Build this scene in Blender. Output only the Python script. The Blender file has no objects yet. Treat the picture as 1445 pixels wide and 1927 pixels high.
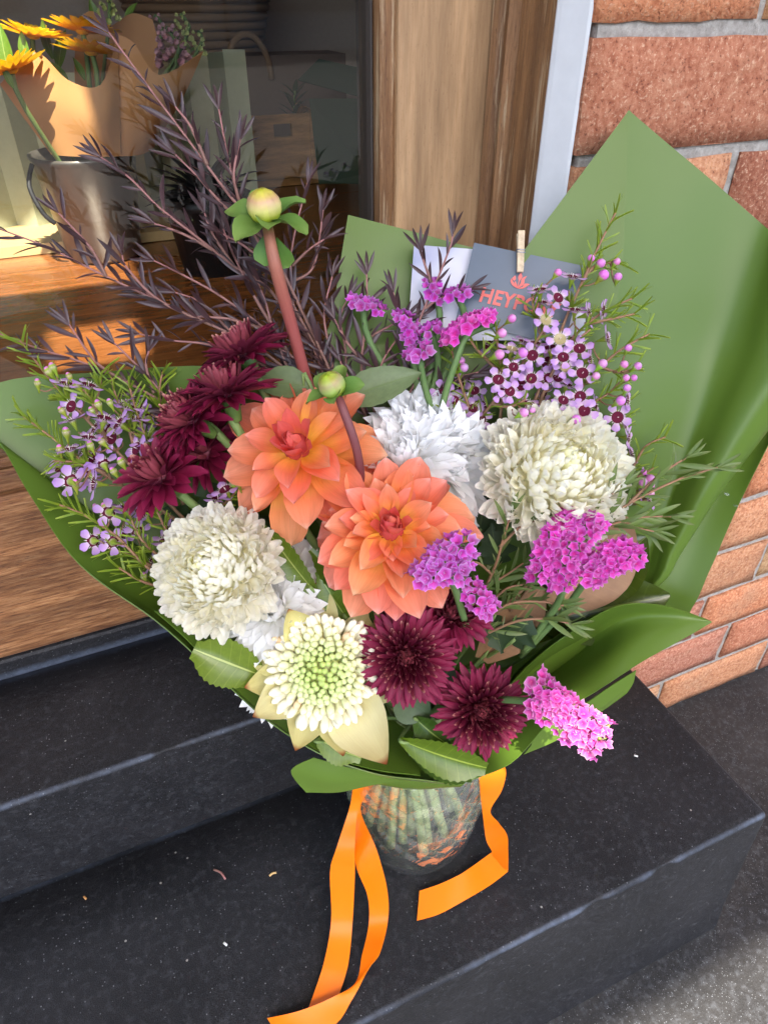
import bpy, math, random
from mathutils import Vector, Matrix, noise
PI = math.pi
SC = bpy.context.scene
COL = SC.collection
rnd = random.Random(7)

# ---------------------------------------------------------------- camera, sky, sun, exposure
CAM = Vector((0, 0, 0.77))
RGT, UPV, BCK = Vector((0.91327, -0.40734, 0.00334)), Vector((0.23964, 0.54387, 0.80422)), Vector((-0.32941, -0.73367, 0.59432))
cd = bpy.data.cameras.new('camera'); cam = bpy.data.objects.new('camera', cd); COL.objects.link(cam)
cd.sensor_fit = 'HORIZONTAL'; cd.sensor_width = 36; cd.lens = 36 * 1335 / 1445
cd.clip_start = 0.02; cd.clip_end = 400
_m = Matrix((RGT, UPV, BCK)).transposed().to_4x4(); _m.translation = CAM
cam.matrix_world = _m; SC.camera = cam

SUNV = Vector((-0.05, -0.53, 0.85)).normalized()          # towards the sun, which stands over the street
el = math.asin(SUNV.z); az = math.atan2(SUNV.x, SUNV.y)
wd = bpy.data.worlds.new('World'); SC.world = wd; wd.use_nodes = True
wn = wd.node_tree; wn.nodes.clear()
sky = wn.nodes.new('ShaderNodeTexSky'); sky.sky_type = 'NISHITA'; sky.sun_disc = False
sky.sun_elevation = el; sky.sun_rotation = az; sky.air_density = 1.0; sky.dust_density = 3.0; sky.ozone_density = .25
bg = wn.nodes.new('ShaderNodeBackground'); bg.inputs[1].default_value = 0.14
wo = wn.nodes.new('ShaderNodeOutputWorld')
wn.links.new(sky.outputs[0], bg.inputs[0]); wn.links.new(bg.outputs[0], wo.inputs[0])
sl = bpy.data.lights.new('sun', 'SUN'); sl.energy = 3.0; sl.angle = math.radians(0.5); sl.color = (1, .93, .83)
so = bpy.data.objects.new('sun', sl); COL.objects.link(so)
so.rotation_euler = SUNV.to_track_quat('Z', 'Y').to_euler(); so.location = (1, -3, 5)
SC.view_settings.view_transform = 'Standard'; SC.view_settings.look = 'None'
SC.view_settings.gamma = 1; SC.view_settings.use_curve_mapping = False
SC.view_settings.exposure = 2.55
SC.render.engine = 'CYCLES'
SC.cycles.use_denoising = True
SC.cycles.max_bounces = 14; SC.cycles.diffuse_bounces = 9; SC.cycles.transparent_max_bounces = 12
SC.cycles.transmission_bounces = 9; SC.cycles.glossy_bounces = 4; SC.cycles.sample_clamp_indirect = 6

# ---------------------------------------------------------------- geometry helpers
def P(x, y, d):                                           # a point of the place seen at (x, y) of the photo, d metres along the lens axis
    return CAM + (RGT * ((x - 722.5) / 1335) - UPV * ((y - 963.5) / 1335) - BCK) * d
def PZ(x, y, z):
    r = P(x, y, 1) - CAM; return CAM + r * ((z - CAM.z) / r.z)
def PY(x, y, Y):
    r = P(x, y, 1) - CAM; return CAM + r * (Y / r.y)
def AX(a, b, c):                                          # a direction: a to the right, b up, c towards the viewer
    return (RGT * a + UPV * b + BCK * c).normalized()

def mk(name, v, f, mats, uv=None, mi=None, smooth=True):
    me = bpy.data.meshes.new(name); me.from_pydata([tuple(p) for p in v], [], f)
    for m in (mats if isinstance(mats, (list, tuple)) else [mats]): me.materials.append(m)
    if smooth: me.polygons.foreach_set('use_smooth', [True] * len(me.polygons))
    if mi: me.polygons.foreach_set('material_index', mi)
    if uv:
        l = me.uv_layers.new(name='UVMap'); idx = [0] * len(me.loops); me.loops.foreach_get('vertex_index', idx)
        flat = []
        for i in idx: flat.extend(uv[i])
        l.data.foreach_set('uv', flat)
    me.update(); return me

WORLD = {}
def thing(name, label, cat, loc=(0, 0, 0), group=None, kind=None):
    o = bpy.data.objects.new(name, None); COL.objects.link(o); o.location = loc
    o.empty_display_size = .01
    o['label'] = label; o['category'] = cat
    if group: o['group'] = group
    if kind: o['kind'] = kind
    WORLD[o.name] = Matrix.Translation(loc); return o
def part(name, me, parent, M=None, color=None, label=None, kind=None):
    o = bpy.data.objects.new(name, me); COL.objects.link(o)
    M = M or Matrix()
    o.parent = parent; o.matrix_basis = WORLD[parent.name].inverted() @ M
    WORLD[o.name] = M
    if color: o.color = (color[0], color[1], color[2], 1)
    if label: o['label'] = label
    if kind: o['kind'] = kind
    return o
def solo(name, me, label=None, cat=None, group=None, kind=None):
    o = bpy.data.objects.new(name, me); COL.objects.link(o)
    for k, val in (('label', label), ('category', cat), ('group', group), ('kind', kind)):
        if val: o[k] = val
    WORLD[o.name] = Matrix(); return o

def cr(pts, n):                                           # Catmull-Rom through points (tuples/Vectors of any length)
    out = []; m = len(pts)
    for i in range(m - 1):
        p0, p1, p2, p3 = pts[max(i-1, 0)], pts[i], pts[i+1], pts[min(i+2, m-1)]
        for k in range(n):
            t = k / n; a, b, c, d = -.5*t+t*t-.5*t**3, 1-2.5*t*t+1.5*t**3, .5*t+2*t*t-1.5*t**3, -.5*t*t+.5*t**3
            out.append(tuple(a*w+b*x+c*y+d*z for w, x, y, z in zip(p0, p1, p2, p3)))
    out.append(tuple(pts[-1])); return out

class MB:
    def __init__(s): s.v = []; s.f = []; s.u = []; s.m = []
    def add(s, v, f, u=None, m=0):
        o = len(s.v); s.v.extend(v); s.f.extend([tuple(i + o for i in q) for q in f])
        s.u.extend(u if u else [(0, 0)] * len(v)); s.m.extend([m] * len(f))
    def box(s, x0, x1, y0, y1, z0, z1, m=0):
        s.add([(x0,y0,z0),(x1,y0,z0),(x1,y1,z0),(x0,y1,z0),(x0,y0,z1),(x1,y0,z1),(x1,y1,z1),(x0,y1,z1)],
              [(0,3,2,1),(4,5,6,7),(0,1,5,4),(1,2,6,5),(2,3,7,6),(3,0,4,7)], None, m)
    def tube(s, pts, rad, n=6, sm=3, m=0, cap=True):
        if not isinstance(rad, (list, tuple)): rad = [rad] * len(pts)
        q = cr([tuple(p) + (r,) for p, r in zip(pts, rad)], sm) if sm > 1 else [tuple(p) + (r,) for p, r in zip(pts, rad)]
        ps = [Vector(a[:3]) for a in q]; rs = [max(a[3], 1e-5) for a in q]
        v = []; f = []; u = []; N = len(ps)
        t0 = (ps[1] - ps[0]).normalized(); nx = t0.orthogonal().normalized()
        for i, p in enumerate(ps):
            t = (ps[min(i+1, N-1)] - ps[max(i-1, 0)]).normalized()
            nx = (nx - t * nx.dot(t)); nx = nx.normalized() if nx.length > 1e-6 else t.orthogonal().normalized()
            ny = t.cross(nx)
            for k in range(n):
                a = 2*PI*k/n; v.append(p + (nx*math.cos(a) + ny*math.sin(a)) * rs[i]); u.append((k/n, i/(N-1)))
        for i in range(N-1):
            for k in range(n): f.append((i*n+k, i*n+(k+1) % n, (i+1)*n+(k+1) % n, (i+1)*n+k))
        if cap: f.append(tuple(range(n))[::-1]); f.append(tuple(range((N-1)*n, N*n)))
        s.add(v, f, u, m)
    def sphere(s, c, r, n=8, k=5, m=0, axis=None, squash=1):
        v = []; f = []; u = []; c = Vector(c); q = (axis or Vector((0, 0, 1))).to_track_quat('Z', 'Y')
        for i in range(k+1):
            th = PI * i / k
            for j in range(n):
                a = 2*PI*j/n
                v.append(c + q @ Vector((math.sin(th)*math.cos(a)*r, math.sin(th)*math.sin(a)*r, math.cos(th)*r*squash))); u.append((j/n, 1-i/k))
        for i in range(k):
            for j in range(n): f.append((i*n+j, (i+1)*n+j, (i+1)*n+(j+1) % n, i*n+(j+1) % n))
        s.add(v, f, u, m)
    def put(s, other, M):
        o = len(s.v); s.v.extend([M @ Vector(p) for p in other.v]); s.f.extend([tuple(i + o for i in q) for q in other.f]); s.u.extend(other.u); s.m.extend(other.m)
    def mesh(s, name, mats, smooth=True): return mk(name, s.v, s.f, mats, s.u, s.m, smooth)

def petal_mb(L, W, nl, nw, prof, a0, a1, cup, wav=0, seed=0, fold=0, serr=0):
    r = random.Random(seed); v = []; f = []; u = []
    y = z = 0; ph = r.uniform(0, 6)
    for i in range(nl + 1):
        t = i / nl; th = a0 + a1 * t
        if i: y += math.cos(th) * L / nl; z += math.sin(th) * L / nl
        w = max(prof(t), .02) * W / 2
        for j in range(nw + 1):
            s_ = 2*j/nw - 1; ww = w
            if serr and abs(s_) > .99: ww = w * (1 + (serr if i % 2 else -serr * .3))
            h = cup * w * s_*s_ + wav * W * math.sin(t*9 + ph + s_*2.2) * t * abs(s_) + fold * w * abs(s_)
            v.append((ww*s_, y - math.sin(th)*h, z + math.cos(th)*h)); u.append((j/nw, t))
    for i in range(nl):
        for j in range(nw):
            a = i*(nw+1)+j; f.append((a, a+1, a+nw+2, a+nw+1))
    b = MB(); b.add(v, f, u); return b
def prof_pt(peak=.5, tip=.0, base=.25, p=1.0):            # a petal that swells to `peak` and closes to a point
    def g(t):
        if t < peak: return base + (1-base) * math.sin(t/peak*PI/2)
        q = (t-peak)/(1-peak); return max(tip, math.cos(q*PI/2)**p)
    return g
def prof_round(base=.3):
    return lambda t: max(base, 1) * (base + (1-base)*min(1, t/.55)) * (math.sqrt(max(0, 1-((t-.72)/.28)**2)) if t > .72 else 1)

def frame(pos, axis, spin=0):
    q = axis.to_track_quat('Z', 'Y'); return Matrix.Translation(pos) @ q.to_matrix().to_4x4() @ Matrix.Rotation(spin, 4, 'Z')
def along(pos, d, up, roll=0, s=1):                       # +Y of the piece runs along d, its face looks to `up`
    y = Vector(d).normalized(); x = y.cross(Vector(up)); x = x.normalized() if x.length > 1e-5 else y.orthogonal().normalized(); z = x.cross(y)
    m = Matrix((x, y, z)).transposed().to_4x4(); m.translation = pos
    return m @ Matrix.Rotation(roll, 4, 'Y') @ Matrix.Scale(s, 4)
def ring(H, phi, e, rb, zb, roll=0, s=(1, 1, 1)):
    return H @ Matrix.Rotation(phi, 4, 'Z') @ Matrix.Translation((0, rb, zb)) @ Matrix.Rotation(e, 4, 'X') @ Matrix.Rotation(roll, 4, 'Y') @ Matrix.Diagonal((*s, 1))

# ---------------------------------------------------------------- materials
class NT:
    def __init__(s, name):
        s.m = bpy.data.materials.new(name); s.m.use_nodes = True; s.t = s.m.node_tree; s.t.nodes.clear()
        s.out = s.n('ShaderNodeOutputMaterial')
    def n(s, ty, ins=None, **kw):
        nd = s.t.nodes.new(ty)
        for k, val in kw.items(): setattr(nd, k, val)
        if ins:
            for k, val in ins.items(): s.set(nd, k, val)
        return nd
    def set(s, nd, k, val):
        sock = nd.inputs[k]
        if hasattr(val, 'links') or isinstance(val, bpy.types.NodeSocket): s.t.links.new(val, sock)
        else:
            if isinstance(val, (list, tuple)) and len(val) == 3 and sock.type == 'RGBA': val = (*val, 1)
            sock.default_value = val
    def math(s, op, a, b=0, c=0, clamp=False):
        nd = s.n('ShaderNodeMath', operation=op, use_clamp=clamp); s.set(nd, 0, a); s.set(nd, 1, b); s.set(nd, 2, c); return nd.outputs[0]
    def ramp(s, fac, stops, interp='LINEAR'):
        nd = s.n('ShaderNodeValToRGB'); s.set(nd, 0, fac); nd.color_ramp.interpolation = interp; e = nd.color_ramp.elements
        while len(e) < len(stops): e.new(1)
        for el_, (p, c) in zip(e, stops): el_.position = p; el_.color = (*c, 1) if len(c) == 3 else c
        return nd.outputs[0]
    def mix(s, fac, a, b, blend='MIX'):
        nd = s.n('ShaderNodeMix', data_type='RGBA', blend_type=blend); s.set(nd, 0, fac); s.set(nd, 6, a); s.set(nd, 7, b); return nd.outputs[2]
    def noise(s, vec, scale, detail=4, rough=.55, out=0, **kw):
        nd = s.n('ShaderNodeTexNoise', {'Scale': scale, 'Detail': detail, 'Roughness': rough}, **kw)
        if vec is not None: s.set(nd, 'Vector', vec)
        return nd.outputs[out]
    def coord(s, scale=(1, 1, 1), kind='Object'):
        tc = s.n('ShaderNodeTexCoord'); mp = s.n('ShaderNodeMapping', {'Scale': scale}); s.t.links.new(tc.outputs[kind], mp.inputs[0]); return mp.outputs[0]
    def bump(s, h, strength=.3, dist=.002):
        return s.n('ShaderNodeBump', {'Height': h, 'Strength': strength, 'Distance': dist}).outputs[0]
    def bsdf(s, **kw):
        nd = s.n('ShaderNodeBsdfPrincipled')
        for k, val in kw.items(): s.set(nd, k.replace('_', ' '), val)
        return nd
    def done(s, sh): s.t.links.new(sh, s.out.inputs[0]); return s.m
    def with_translucent(s, b, col, fac, normal=None):
        tr = s.n('ShaderNodeBsdfTranslucent', {'Color': col}); mx = s.n('ShaderNodeMixShader', {0: fac})
        s.t.links.new(b.outputs[0], mx.inputs[1]); s.t.links.new(tr.outputs[0], mx.inputs[2]); return s.done(mx.outputs[0])

def plain(name, col, rough=.6, spec=.5, metal=0):
    t = NT(name); n_ = t.noise(t.coord(), 60, 3); c = t.mix(t.math('MULTIPLY', n_, .35), col, tuple(x*.55 for x in col))
    return t.done(t.bsdf(Base_Color=c, Roughness=rough, Specular_IOR_Level=spec, Metallic=metal).outputs[0])
def petal_mat(name, stops, back=None, rough=.5, trans=.28, veins=.12, spec=.3):
    t = NT(name); uv = t.n('ShaderNodeUVMap').outputs[0]; sp = t.n('ShaderNodeSeparateXYZ', {0: uv})
    oi = t.n('ShaderNodeObjectInfo')
    c = t.ramp(sp.outputs[1], stops)
    c = t.mix(1, c, oi.outputs['Color'], 'MULTIPLY')
    if veins:
        nz = t.noise(t.coord((16, .8, 1), 'UV'), 2.2, 5, .65); n5 = t.noise(t.coord((3, 2, 1), 'UV'), 1.7, 2)
        w = t.math('MULTIPLY', t.math('ADD', t.math('MULTIPLY', t.math('SUBTRACT', nz, .38), 2.2), t.math('SUBTRACT', n5, .5)), veins*1.5, clamp=True)
        c = t.mix(w, c, (.55, .30, .22) if stops[-1][1][0] < .6 or stops[-1][1][1] < .5 else (.80, .80, .70), 'MULTIPLY')
    if back:
        g = t.n('ShaderNodeNewGeometry'); c = t.mix(g.outputs['Backfacing'], c, back)
    b = t.bsdf(Base_Color=c, Roughness=rough, Specular_IOR_Level=spec, **({'Normal': t.bump(nz, .35, .0012)} if veins else {}))
    return t.with_translucent(b, c, trans)
def leaf_mat(name, top, back, vein, rough=.4, spec=.5, trans=.2, nv=14, spots=None):
    t = NT(name); uv = t.n('ShaderNodeUVMap').outputs[0]; sp = t.n('ShaderNodeSeparateXYZ', {0: uv})
    a = t.math('ABSOLUTE', t.math('SUBTRACT', sp.outputs[0], .5))
    mid = t.math('LESS_THAN', a, .022)
    sv = t.math('SINE', t.math('SUBTRACT', t.math('MULTIPLY', sp.outputs[1], nv*6.28/2), t.math('MULTIPLY', a, 9)))
    sv = t.math('MULTIPLY', t.math('GREATER_THAN', sv, .95), .12); vm = t.math('MAXIMUM', mid, sv)
    g = t.n('ShaderNodeNewGeometry'); nz = t.noise(t.coord((3, 5, 1), 'UV'), 2.2, 4)
    oi = t.n('ShaderNodeObjectInfo')
    c = t.mix(g.outputs['Backfacing'], top, back)
    c = t.mix(t.math('MULTIPLY', nz, .8), c, tuple(x*.45 for x in top), 'MIX') if not spots else t.mix(t.math('GREATER_THAN', nz, .62), c, spots)
    c = t.mix(vm, c, vein); c = t.mix(1, c, oi.outputs['Color'], 'MULTIPLY')
    b = t.bsdf(Base_Color=c, Roughness=rough, Specular_IOR_Level=spec, Normal=t.bump(vm, .35, .0006))
    return t.with_translucent(b, c, trans)
def wood(name, c1, c2, c3, sc, rough=.55, grey=None, strength=.5, coat=0, lo=.25, hi=.78):
    t = NT(name); v = t.coord(sc)
    fine = t.noise(v, 38, 8, .7); broad = t.noise(v, 5, 5, .6); pores = t.noise(v, 130, 3, .6)
    c = t.ramp(fine, [(lo, c1), (.5, c2), (hi, c3)])
    c = t.mix(t.ramp(broad, [(.35, (0, 0, 0)), (.7, (.75, .75, .75))]), c, tuple(x*.45 for x in c1))
    c = t.mix(t.math('GREATER_THAN', pores, .66), c, tuple(x*.4 for x in c1))
    if grey:
        k = t.noise(t.coord(tuple(x*.6 for x in sc)), 14, 7, .7); c = t.mix(t.ramp(k, [(.54, (0, 0, 0)), (.62, (.8, .8, .8))]), c, grey)
    h = t.math('ADD', fine, t.math('MULTIPLY', pores, .6))
    return t.done(t.bsdf(Base_Color=c, Roughness=rough, Coat_Weight=coat, Coat_Roughness=.15, Normal=t.bump(h, strength, .0012)).outputs[0])
def black_paint(name, base, lines, speck=1.0, dusty=.2, ends=None):
    t = NT(name); tc = t.n('ShaderNodeTexCoord').outputs['Object']; sp = t.n('ShaderNodeSeparateXYZ', {0: tc})
    nz = t.noise(tc, 900, 2, .6); n2 = t.noise(tc, 7, 6, .65); n3 = t.noise(tc, 120, 5, .7)
    vo = t.n('ShaderNodeTexVoronoi', {'Vector': tc, 'Scale': 420}); rndc = t.n('ShaderNodeSeparateColor', {0: vo.outputs['Color']})
    sk = t.math('MULTIPLY', t.math('LESS_THAN', vo.outputs['Distance'], .26), t.math('GREATER_THAN', rndc.outputs[0], 1 - .10*speck))
    sk = t.math('MULTIPLY', sk, t.math('MULTIPLY', rndc.outputs[1], .6))
    vb = t.n('ShaderNodeTexVoronoi', {'Vector': tc, 'Scale': 95}); rb = t.n('ShaderNodeSeparateColor', {0: vb.outputs['Color']})
    big = t.math('MULTIPLY', t.math('LESS_THAN', vb.outputs['Distance'], .11), t.math('GREATER_THAN', rb.outputs[0], .975))
    c = t.mix(t.ramp(n2, [(.35, (0, 0, 0)), (.75, (1, 1, 1))]), base, tuple(x*2.6+.005 for x in base))
    c = t.mix(t.math('MULTIPLY', t.ramp(n3, [(.5, (0, 0, 0)), (.8, (1, 1, 1))]), dusty), c, (.16, .17, .19))
    ng = t.noise(tc, 1500, 3, .75); c = t.mix(t.ramp(ng, [(.45, (0, 0, 0)), (.80, (.42, .42, .42))]), c, (.12, .13, .15))
    c = t.mix(sk, c, (.26, .27, .29)); c = t.mix(t.math('MULTIPLY', big, .45), c, (.5, .48, .44))
    wear = None
    for (y0, z0, w) in lines:
        d = t.math('SQRT', t.math('ADD', t.math('POWER', t.math('SUBTRACT', sp.outputs[1], y0), 2), t.math('POWER', t.math('SUBTRACT', sp.outputs[2], z0), 2)))
        d = t.math('ADD', d, t.math('MULTIPLY', t.math('SUBTRACT', n3, .5), w*1.3))
        q = t.n('ShaderNodeMapRange', {0: d, 1: w, 2: w*.25, 3: 0, 4: 1}, clamp=True).outputs[0]
        wear = q if wear is None else t.math('MAXIMUM', wear, q)
    if ends:
        for (x0, z0, w) in ends:
            d = t.math('SQRT', t.math('ADD', t.math('POWER', t.math('SUBTRACT', sp.outputs[0], x0), 2), t.math('POWER', t.math('SUBTRACT', sp.outputs[2], z0), 2)))
            d = t.math('ADD', d, t.math('MULTIPLY', t.math('SUBTRACT', n3, .5), w*1.3))
            q = t.n('ShaderNodeMapRange', {0: d, 1: w, 2: w*.25, 3: 0, 4: .7}, clamp=True).outputs[0]
            wear = q if wear is None else t.math('MAXIMUM', wear, q)
    if wear is not None: c = t.mix(t.math('MULTIPLY', t.math('MULTIPLY', wear, .8), t.ramp(n2, [(.38, (.1, .1, .1)), (.62, (.95, .95, .95))])), c, (.13, .16, .22))
    h = t.math('ADD', t.math('MULTIPLY', nz, .35), t.math('ADD', n3, t.math('MULTIPLY', sk, .8)))
    r = t.math('ADD', .38, t.math('MULTIPLY', n3, .3))
    return t.done(t.bsdf(Base_Color=c, Roughness=r, Specular_IOR_Level=.24, Normal=t.bump(h, .55, .0016)).outputs[0])

M = {}
M['coral'] = petal_mat('coral_petal', [(0, (.95, .62, .05)), (.28, (.94, .46, .08)), (.58, (.91, .29, .12)), (.9, (.92, .34, .20)), (1, (.96, .54, .40))], trans=.34, veins=.62)
M['coral_in'] = petal_mat('pink_coral_petal', [(0, (.85, .30, .07)), (.45, (.80, .16, .11)), (1, (.80, .17, .14))], trans=.25, veins=.18)
M['cream'] = petal_mat('cream_petal', [(0, (.94, .90, .70)), (.4, (.95, .925, .80)), (1, (.96, .94, .87))], trans=.35, veins=.05)
M['cream_in'] = petal_mat('yellow_cream_petal', [(0, (.70, .67, .25)), (.6, (.86, .84, .52)), (1, (.94, .93, .80))], trans=.3, veins=0)
M['white'] = petal_mat('white_petal', [(0, (.88, .88, .78)), (.3, (.92, .92, .90)), (1, (.95, .95, .95))], trans=.3, veins=.05)
M['burg'] = petal_mat('burgundy_petal', [(0, (.10, .006, .02)), (.5, (.19, .008, .04)), (1, (.25, .014, .062))], back=(.27, .035, .075), trans=.18, veins=.2, rough=.42)
M['burg_in'] = petal_mat('dark_burgundy_petal', [(0, (.09, .006, .02)), (.6, (.13, .008, .03)), (.86, (.22, .03, .05)), (1, (.66, .32, .25))], back=(.25, .045, .06), trans=.1, veins=0)
M['stat'] = petal_mat('statice_floret', [(0, (.70, .25, .35)), (.1, (.55, .03, .28)), (.5, (.60, .075, .42)), (.85, (.60, .15, .58)), (1, (.72, .34, .70))], trans=.35, veins=.06)
M['wax'] = petal_mat('waxflower_petal', [(0, (.80, .66, .74)), (.35, (.68, .42, .70)), (1, (.52, .27, .66))], trans=.3, veins=0)
M['waxc'] = plain('waxflower_disc', (.115, .012, .032), .8, .1)
M['waxs'] = plain('waxflower_stamen', (.80, .68, .66), .5)
M['waxbud'] = petal_mat('waxflower_bud', [(0, (.42, .36, .06)), (.3, (.62, .18, .44)), (.7, (.68, .20, .58)), (1, (.74, .38, .68))], trans=.1, veins=0, rough=.3)
M['waxgreen'] = petal_mat('waxflower_cup', [(0, (.22, .30, .02)), (.6, (.28, .36, .04)), (1, (.50, .40, .32))], trans=.1, veins=0, rough=.35)
M['needle'] = petal_mat('needle_leaf', [(0, (.22, .28, .02)), (.5, (.20, .30, .03)), (1, (.30, .38, .04))], trans=.25, veins=0, rough=.35)
M['twig'] = petal_mat('reddish_twig', [(0, (.22, .13, .07)), (1, (.34, .17, .10))], trans=0, veins=0, rough=.55)
M['agtwig'] = petal_mat('purple_twig', [(0, (.20, .11, .08)), (1, (.36, .16, .15))], trans=0, veins=0, rough=.5)
M['agleaf'] = petal_mat('purple_leaf', [(0, (.10, .045, .042)), (.5, (.070, .036, .038)), (1, (.062, .032, .034))], back=(.11, .085, .09), trans=.1, veins=0, rough=.38, spec=.5)
M['tealeaf'] = petal_mat('narrow_green_leaf', [(0, (.12, .17, .04)), (.5, (.12, .18, .05)), (1, (.17, .20, .07))], back=(.22, .27, .13), trans=.2, veins=0, rough=.4)
M['stem'] = petal_mat('green_stem', [(0, (.12, .20, .06)), (1, (.22, .32, .10))], trans=0, veins=.25, rough=.45)
M['vstem'] = petal_mat('pale_stem', [(0, (.62, .66, .36)), (1, (.45, .54, .22))], trans=0, veins=.15, rough=.5)
M['redstem'] = petal_mat('red_stem', [(0, (.20, .045, .045)), (.6, (.30, .075, .065)), (.92, (.34, .14, .08)), (1, (.30, .36, .06))], trans=0, veins=.2, rough=.4)
M['darkstem'] = petal_mat('maroon_stem', [(0, (.12, .025, .03)), (1, (.20, .06, .06))], trans=0, veins=.1, rough=.4)
M['calyx'] = petal_mat('green_calyx', [(0, (.12, .20, .05)), (.6, (.18, .28, .06)), (1, (.25, .33, .08))], trans=.15, veins=.1, rough=.35)
M['budp'] = petal_mat('bud_petal', [(0, (.30, .44, .03)), (.3, (.52, .58, .05)), (.5, (.70, .62, .22)), (.66, (.64, .38, .20)), (.76, (.66, .50, .12)), (1, (.62, .64, .03))], trans=.1, veins=.22, rough=.28, spec=.5)
M['bract'] = petal_mat('cream_bract', [(0, (.72, .70, .30)), (.5, (.78, .74, .40)), (.9, (.66, .58, .26)), (.97, (.34, .12, .04)), (1, (.22, .06, .02))], trans=.25, veins=.10, rough=.4)
M['floret'] = petal_mat('waratah_floret', [(0, (.88, .86, .66)), (.75, (.92, .90, .72)), (1, (.95, .92, .74))], trans=.12, veins=0, rough=.35)
M['wleaf'] = leaf_mat('waratah_leaf', (.17, .25, .02), (.25, .32, .08), (.42, .48, .12), rough=.3, nv=16)
M['wleafd'] = leaf_mat('dark_serrated_leaf', (.07, .13, .02), (.2, .28, .08), (.24, .30, .08), rough=.3, nv=16)
M['magtop'] = leaf_mat('magnolia_leaf', (.055, .085, .008), (.30, .15, .065), (.13, .16, .03), rough=.2, nv=18, trans=.05)
M['magback'] = leaf_mat('brown_leaf_underside', (.34, .18, .085), (.055, .085, .008), (.40, .22, .10), rough=.6, nv=18, trans=.02)
M['dleaf'] = leaf_mat('dahlia_leaf', (.18, .25, .10), (.24, .31, .15), (.13, .19, .06), rough=.5, nv=9)
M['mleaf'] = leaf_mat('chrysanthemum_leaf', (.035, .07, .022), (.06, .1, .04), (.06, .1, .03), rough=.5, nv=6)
def paper_mat(name, c, rough=.36):
    t = NT(name); n_ = t.noise(t.coord(), 6, 3); cc = t.mix(t.math('MULTIPLY', n_, .3), c, tuple(x*.8 for x in c))
    b = t.bsdf(Base_Color=cc, Roughness=rough, Specular_IOR_Level=.32, Normal=t.bump(t.noise(t.coord(), 11, 4, .5), .22, .005))
    return t.with_translucent(b, cc, .07)
M['paper'] = paper_mat('green_wrap', (.095, .165, .020))
M['kraft'] = paper_mat('kraft_wrap', (.55, .27, .10), .6)
M['ribbon'] = petal_mat('orange_satin', [(0, (.95, .22, .004)), (1, (.95, .22, .004))], trans=.15, veins=0, rough=.32, spec=.4)
M['woodv'] = wood('pale_timber', (.43, .25, .12), (.54, .335, .17), (.60, .39, .21), (14, 14, 1.1), strength=.25)
M['woodw'] = wood('weathered_timber', (.15, .06, .022), (.30, .145, .055), (.40, .215, .095), (14, 14, .9), grey=(.50, .36, .21), strength=.7)
M['woodh'] = wood('sill_timber', (.13, .045, .015), (.36, .155, .055), (.55, .29, .13), (.7, 14, 9), grey=None, strength=1.0, lo=.36, hi=.64)
M['woodd'] = wood('polished_boards', (.22, .065, .018), (.33, .115, .032), (.42, .165, .05), (1.2, 10, 10), rough=.22, strength=.06, coat=.5)
M['crate'] = wood('crate_timber', (.46, .21, .06), (.60, .30, .10), (.70, .38, .14), (1.5, 8, 10), strength=.15)
M['white_paint'] = plain('white_gloss_paint', (.80, .81, .82), .3)
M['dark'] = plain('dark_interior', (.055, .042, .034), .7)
M['soft'] = plain('brown_interior_wall', (.52, .40, .30), .8)
M['pleat'] = plain('pale_green_card', (.46, .47, .30), .7)
M['pleat_shaded'] = plain('shaded_green_card', (.34, .36, .22), .7)  # darker copy of the pale card: fold shading painted on alternate pleats
M['zinc'] = plain('zinc_bucket', (.19, .17, .145), .35, metal=.6)
M['black'] = plain('black_rubber', (.012, .012, .013), .6)
M['dgreen'] = plain('dark_green_card', (.03, .055, .025), .6)
M['rope'] = plain('seagrass_rope', (.30, .17, .08), .8)
M['bag'] = plain('brown_paper_bag', (.20, .13, .09), .8)
M['straw'] = plain('straw_matting', (.62, .42, .18), .8)
M['gerb'] = petal_mat('gerbera_petal', [(0, (.88, .48, .01)), (1, (.90, .62, .015))], trans=.3)
M['pinkst'] = plain('pink_stock', (.62, .34, .36), .7)
M['snap'] = plain('lime_snapdragon', (.58, .62, .22), .6)
M['bleaf'] = leaf_mat('bright_leaf', (.16, .30, .03), (.2, .33, .06), (.3, .4, .1))
M['card'] = plain('slate_card', (.075, .105, .145), .32, .6)
M['ink'] = plain('coral_ink', (.80, .16, .13), .5)
M['ecard'] = None
t = NT('photo_card'); v_ = t.coord((1, 1, 1)); n_ = t.noise(v_, 16, 2)
M['ecard'] = t.done(t.bsdf(Base_Color=t.ramp(n_, [(.3, (.34, .38, .40)), (.5, (.66, .66, .72)), (.7, (.45, .46, .62))]), Roughness=.3).outputs[0])
M['peg'] = wood('peg_wood', (.62, .46, .28), (.70, .54, .35), (.75, .6, .4), (30, 30, 4), strength=.1)
M['steel'] = plain('peg_spring', (.55, .55, .56), .25, metal=1)
M['mortar'] = None
t = NT('mortar'); v_ = t.coord(); n_ = t.noise(v_, 160, 6, .7); n2 = t.noise(v_, 14, 4)
M['mortar'] = t.done(t.bsdf(Base_Color=t.mix(t.ramp(n2, [(.3, (0, 0, 0)), (.7, (1, 1, 1))]), t.ramp(n_, [(.3, (.26, .24, .21)), (.7, (.50, .48, .44))]), (.34, .27, .2), 'MULTIPLY') if False else t.ramp(n_, [(.28, (.22, .20, .17)), (.7, (.46, .43, .385))]), Roughness=.9, Normal=t.bump(n_, .8, .003)).outputs[0])
t = NT('brick'); v_ = t.coord(); oi = t.n('ShaderNodeObjectInfo')
va = t.n('ShaderNodeVectorMath', {0: v_, 1: t.n('ShaderNodeCombineXYZ', {0: t.math('MULTIPLY', oi.outputs['Random'], 37), 1: t.math('MULTIPLY', oi.outputs['Random'], 11)}).outputs[0]}, operation='ADD').outputs[0]
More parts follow.
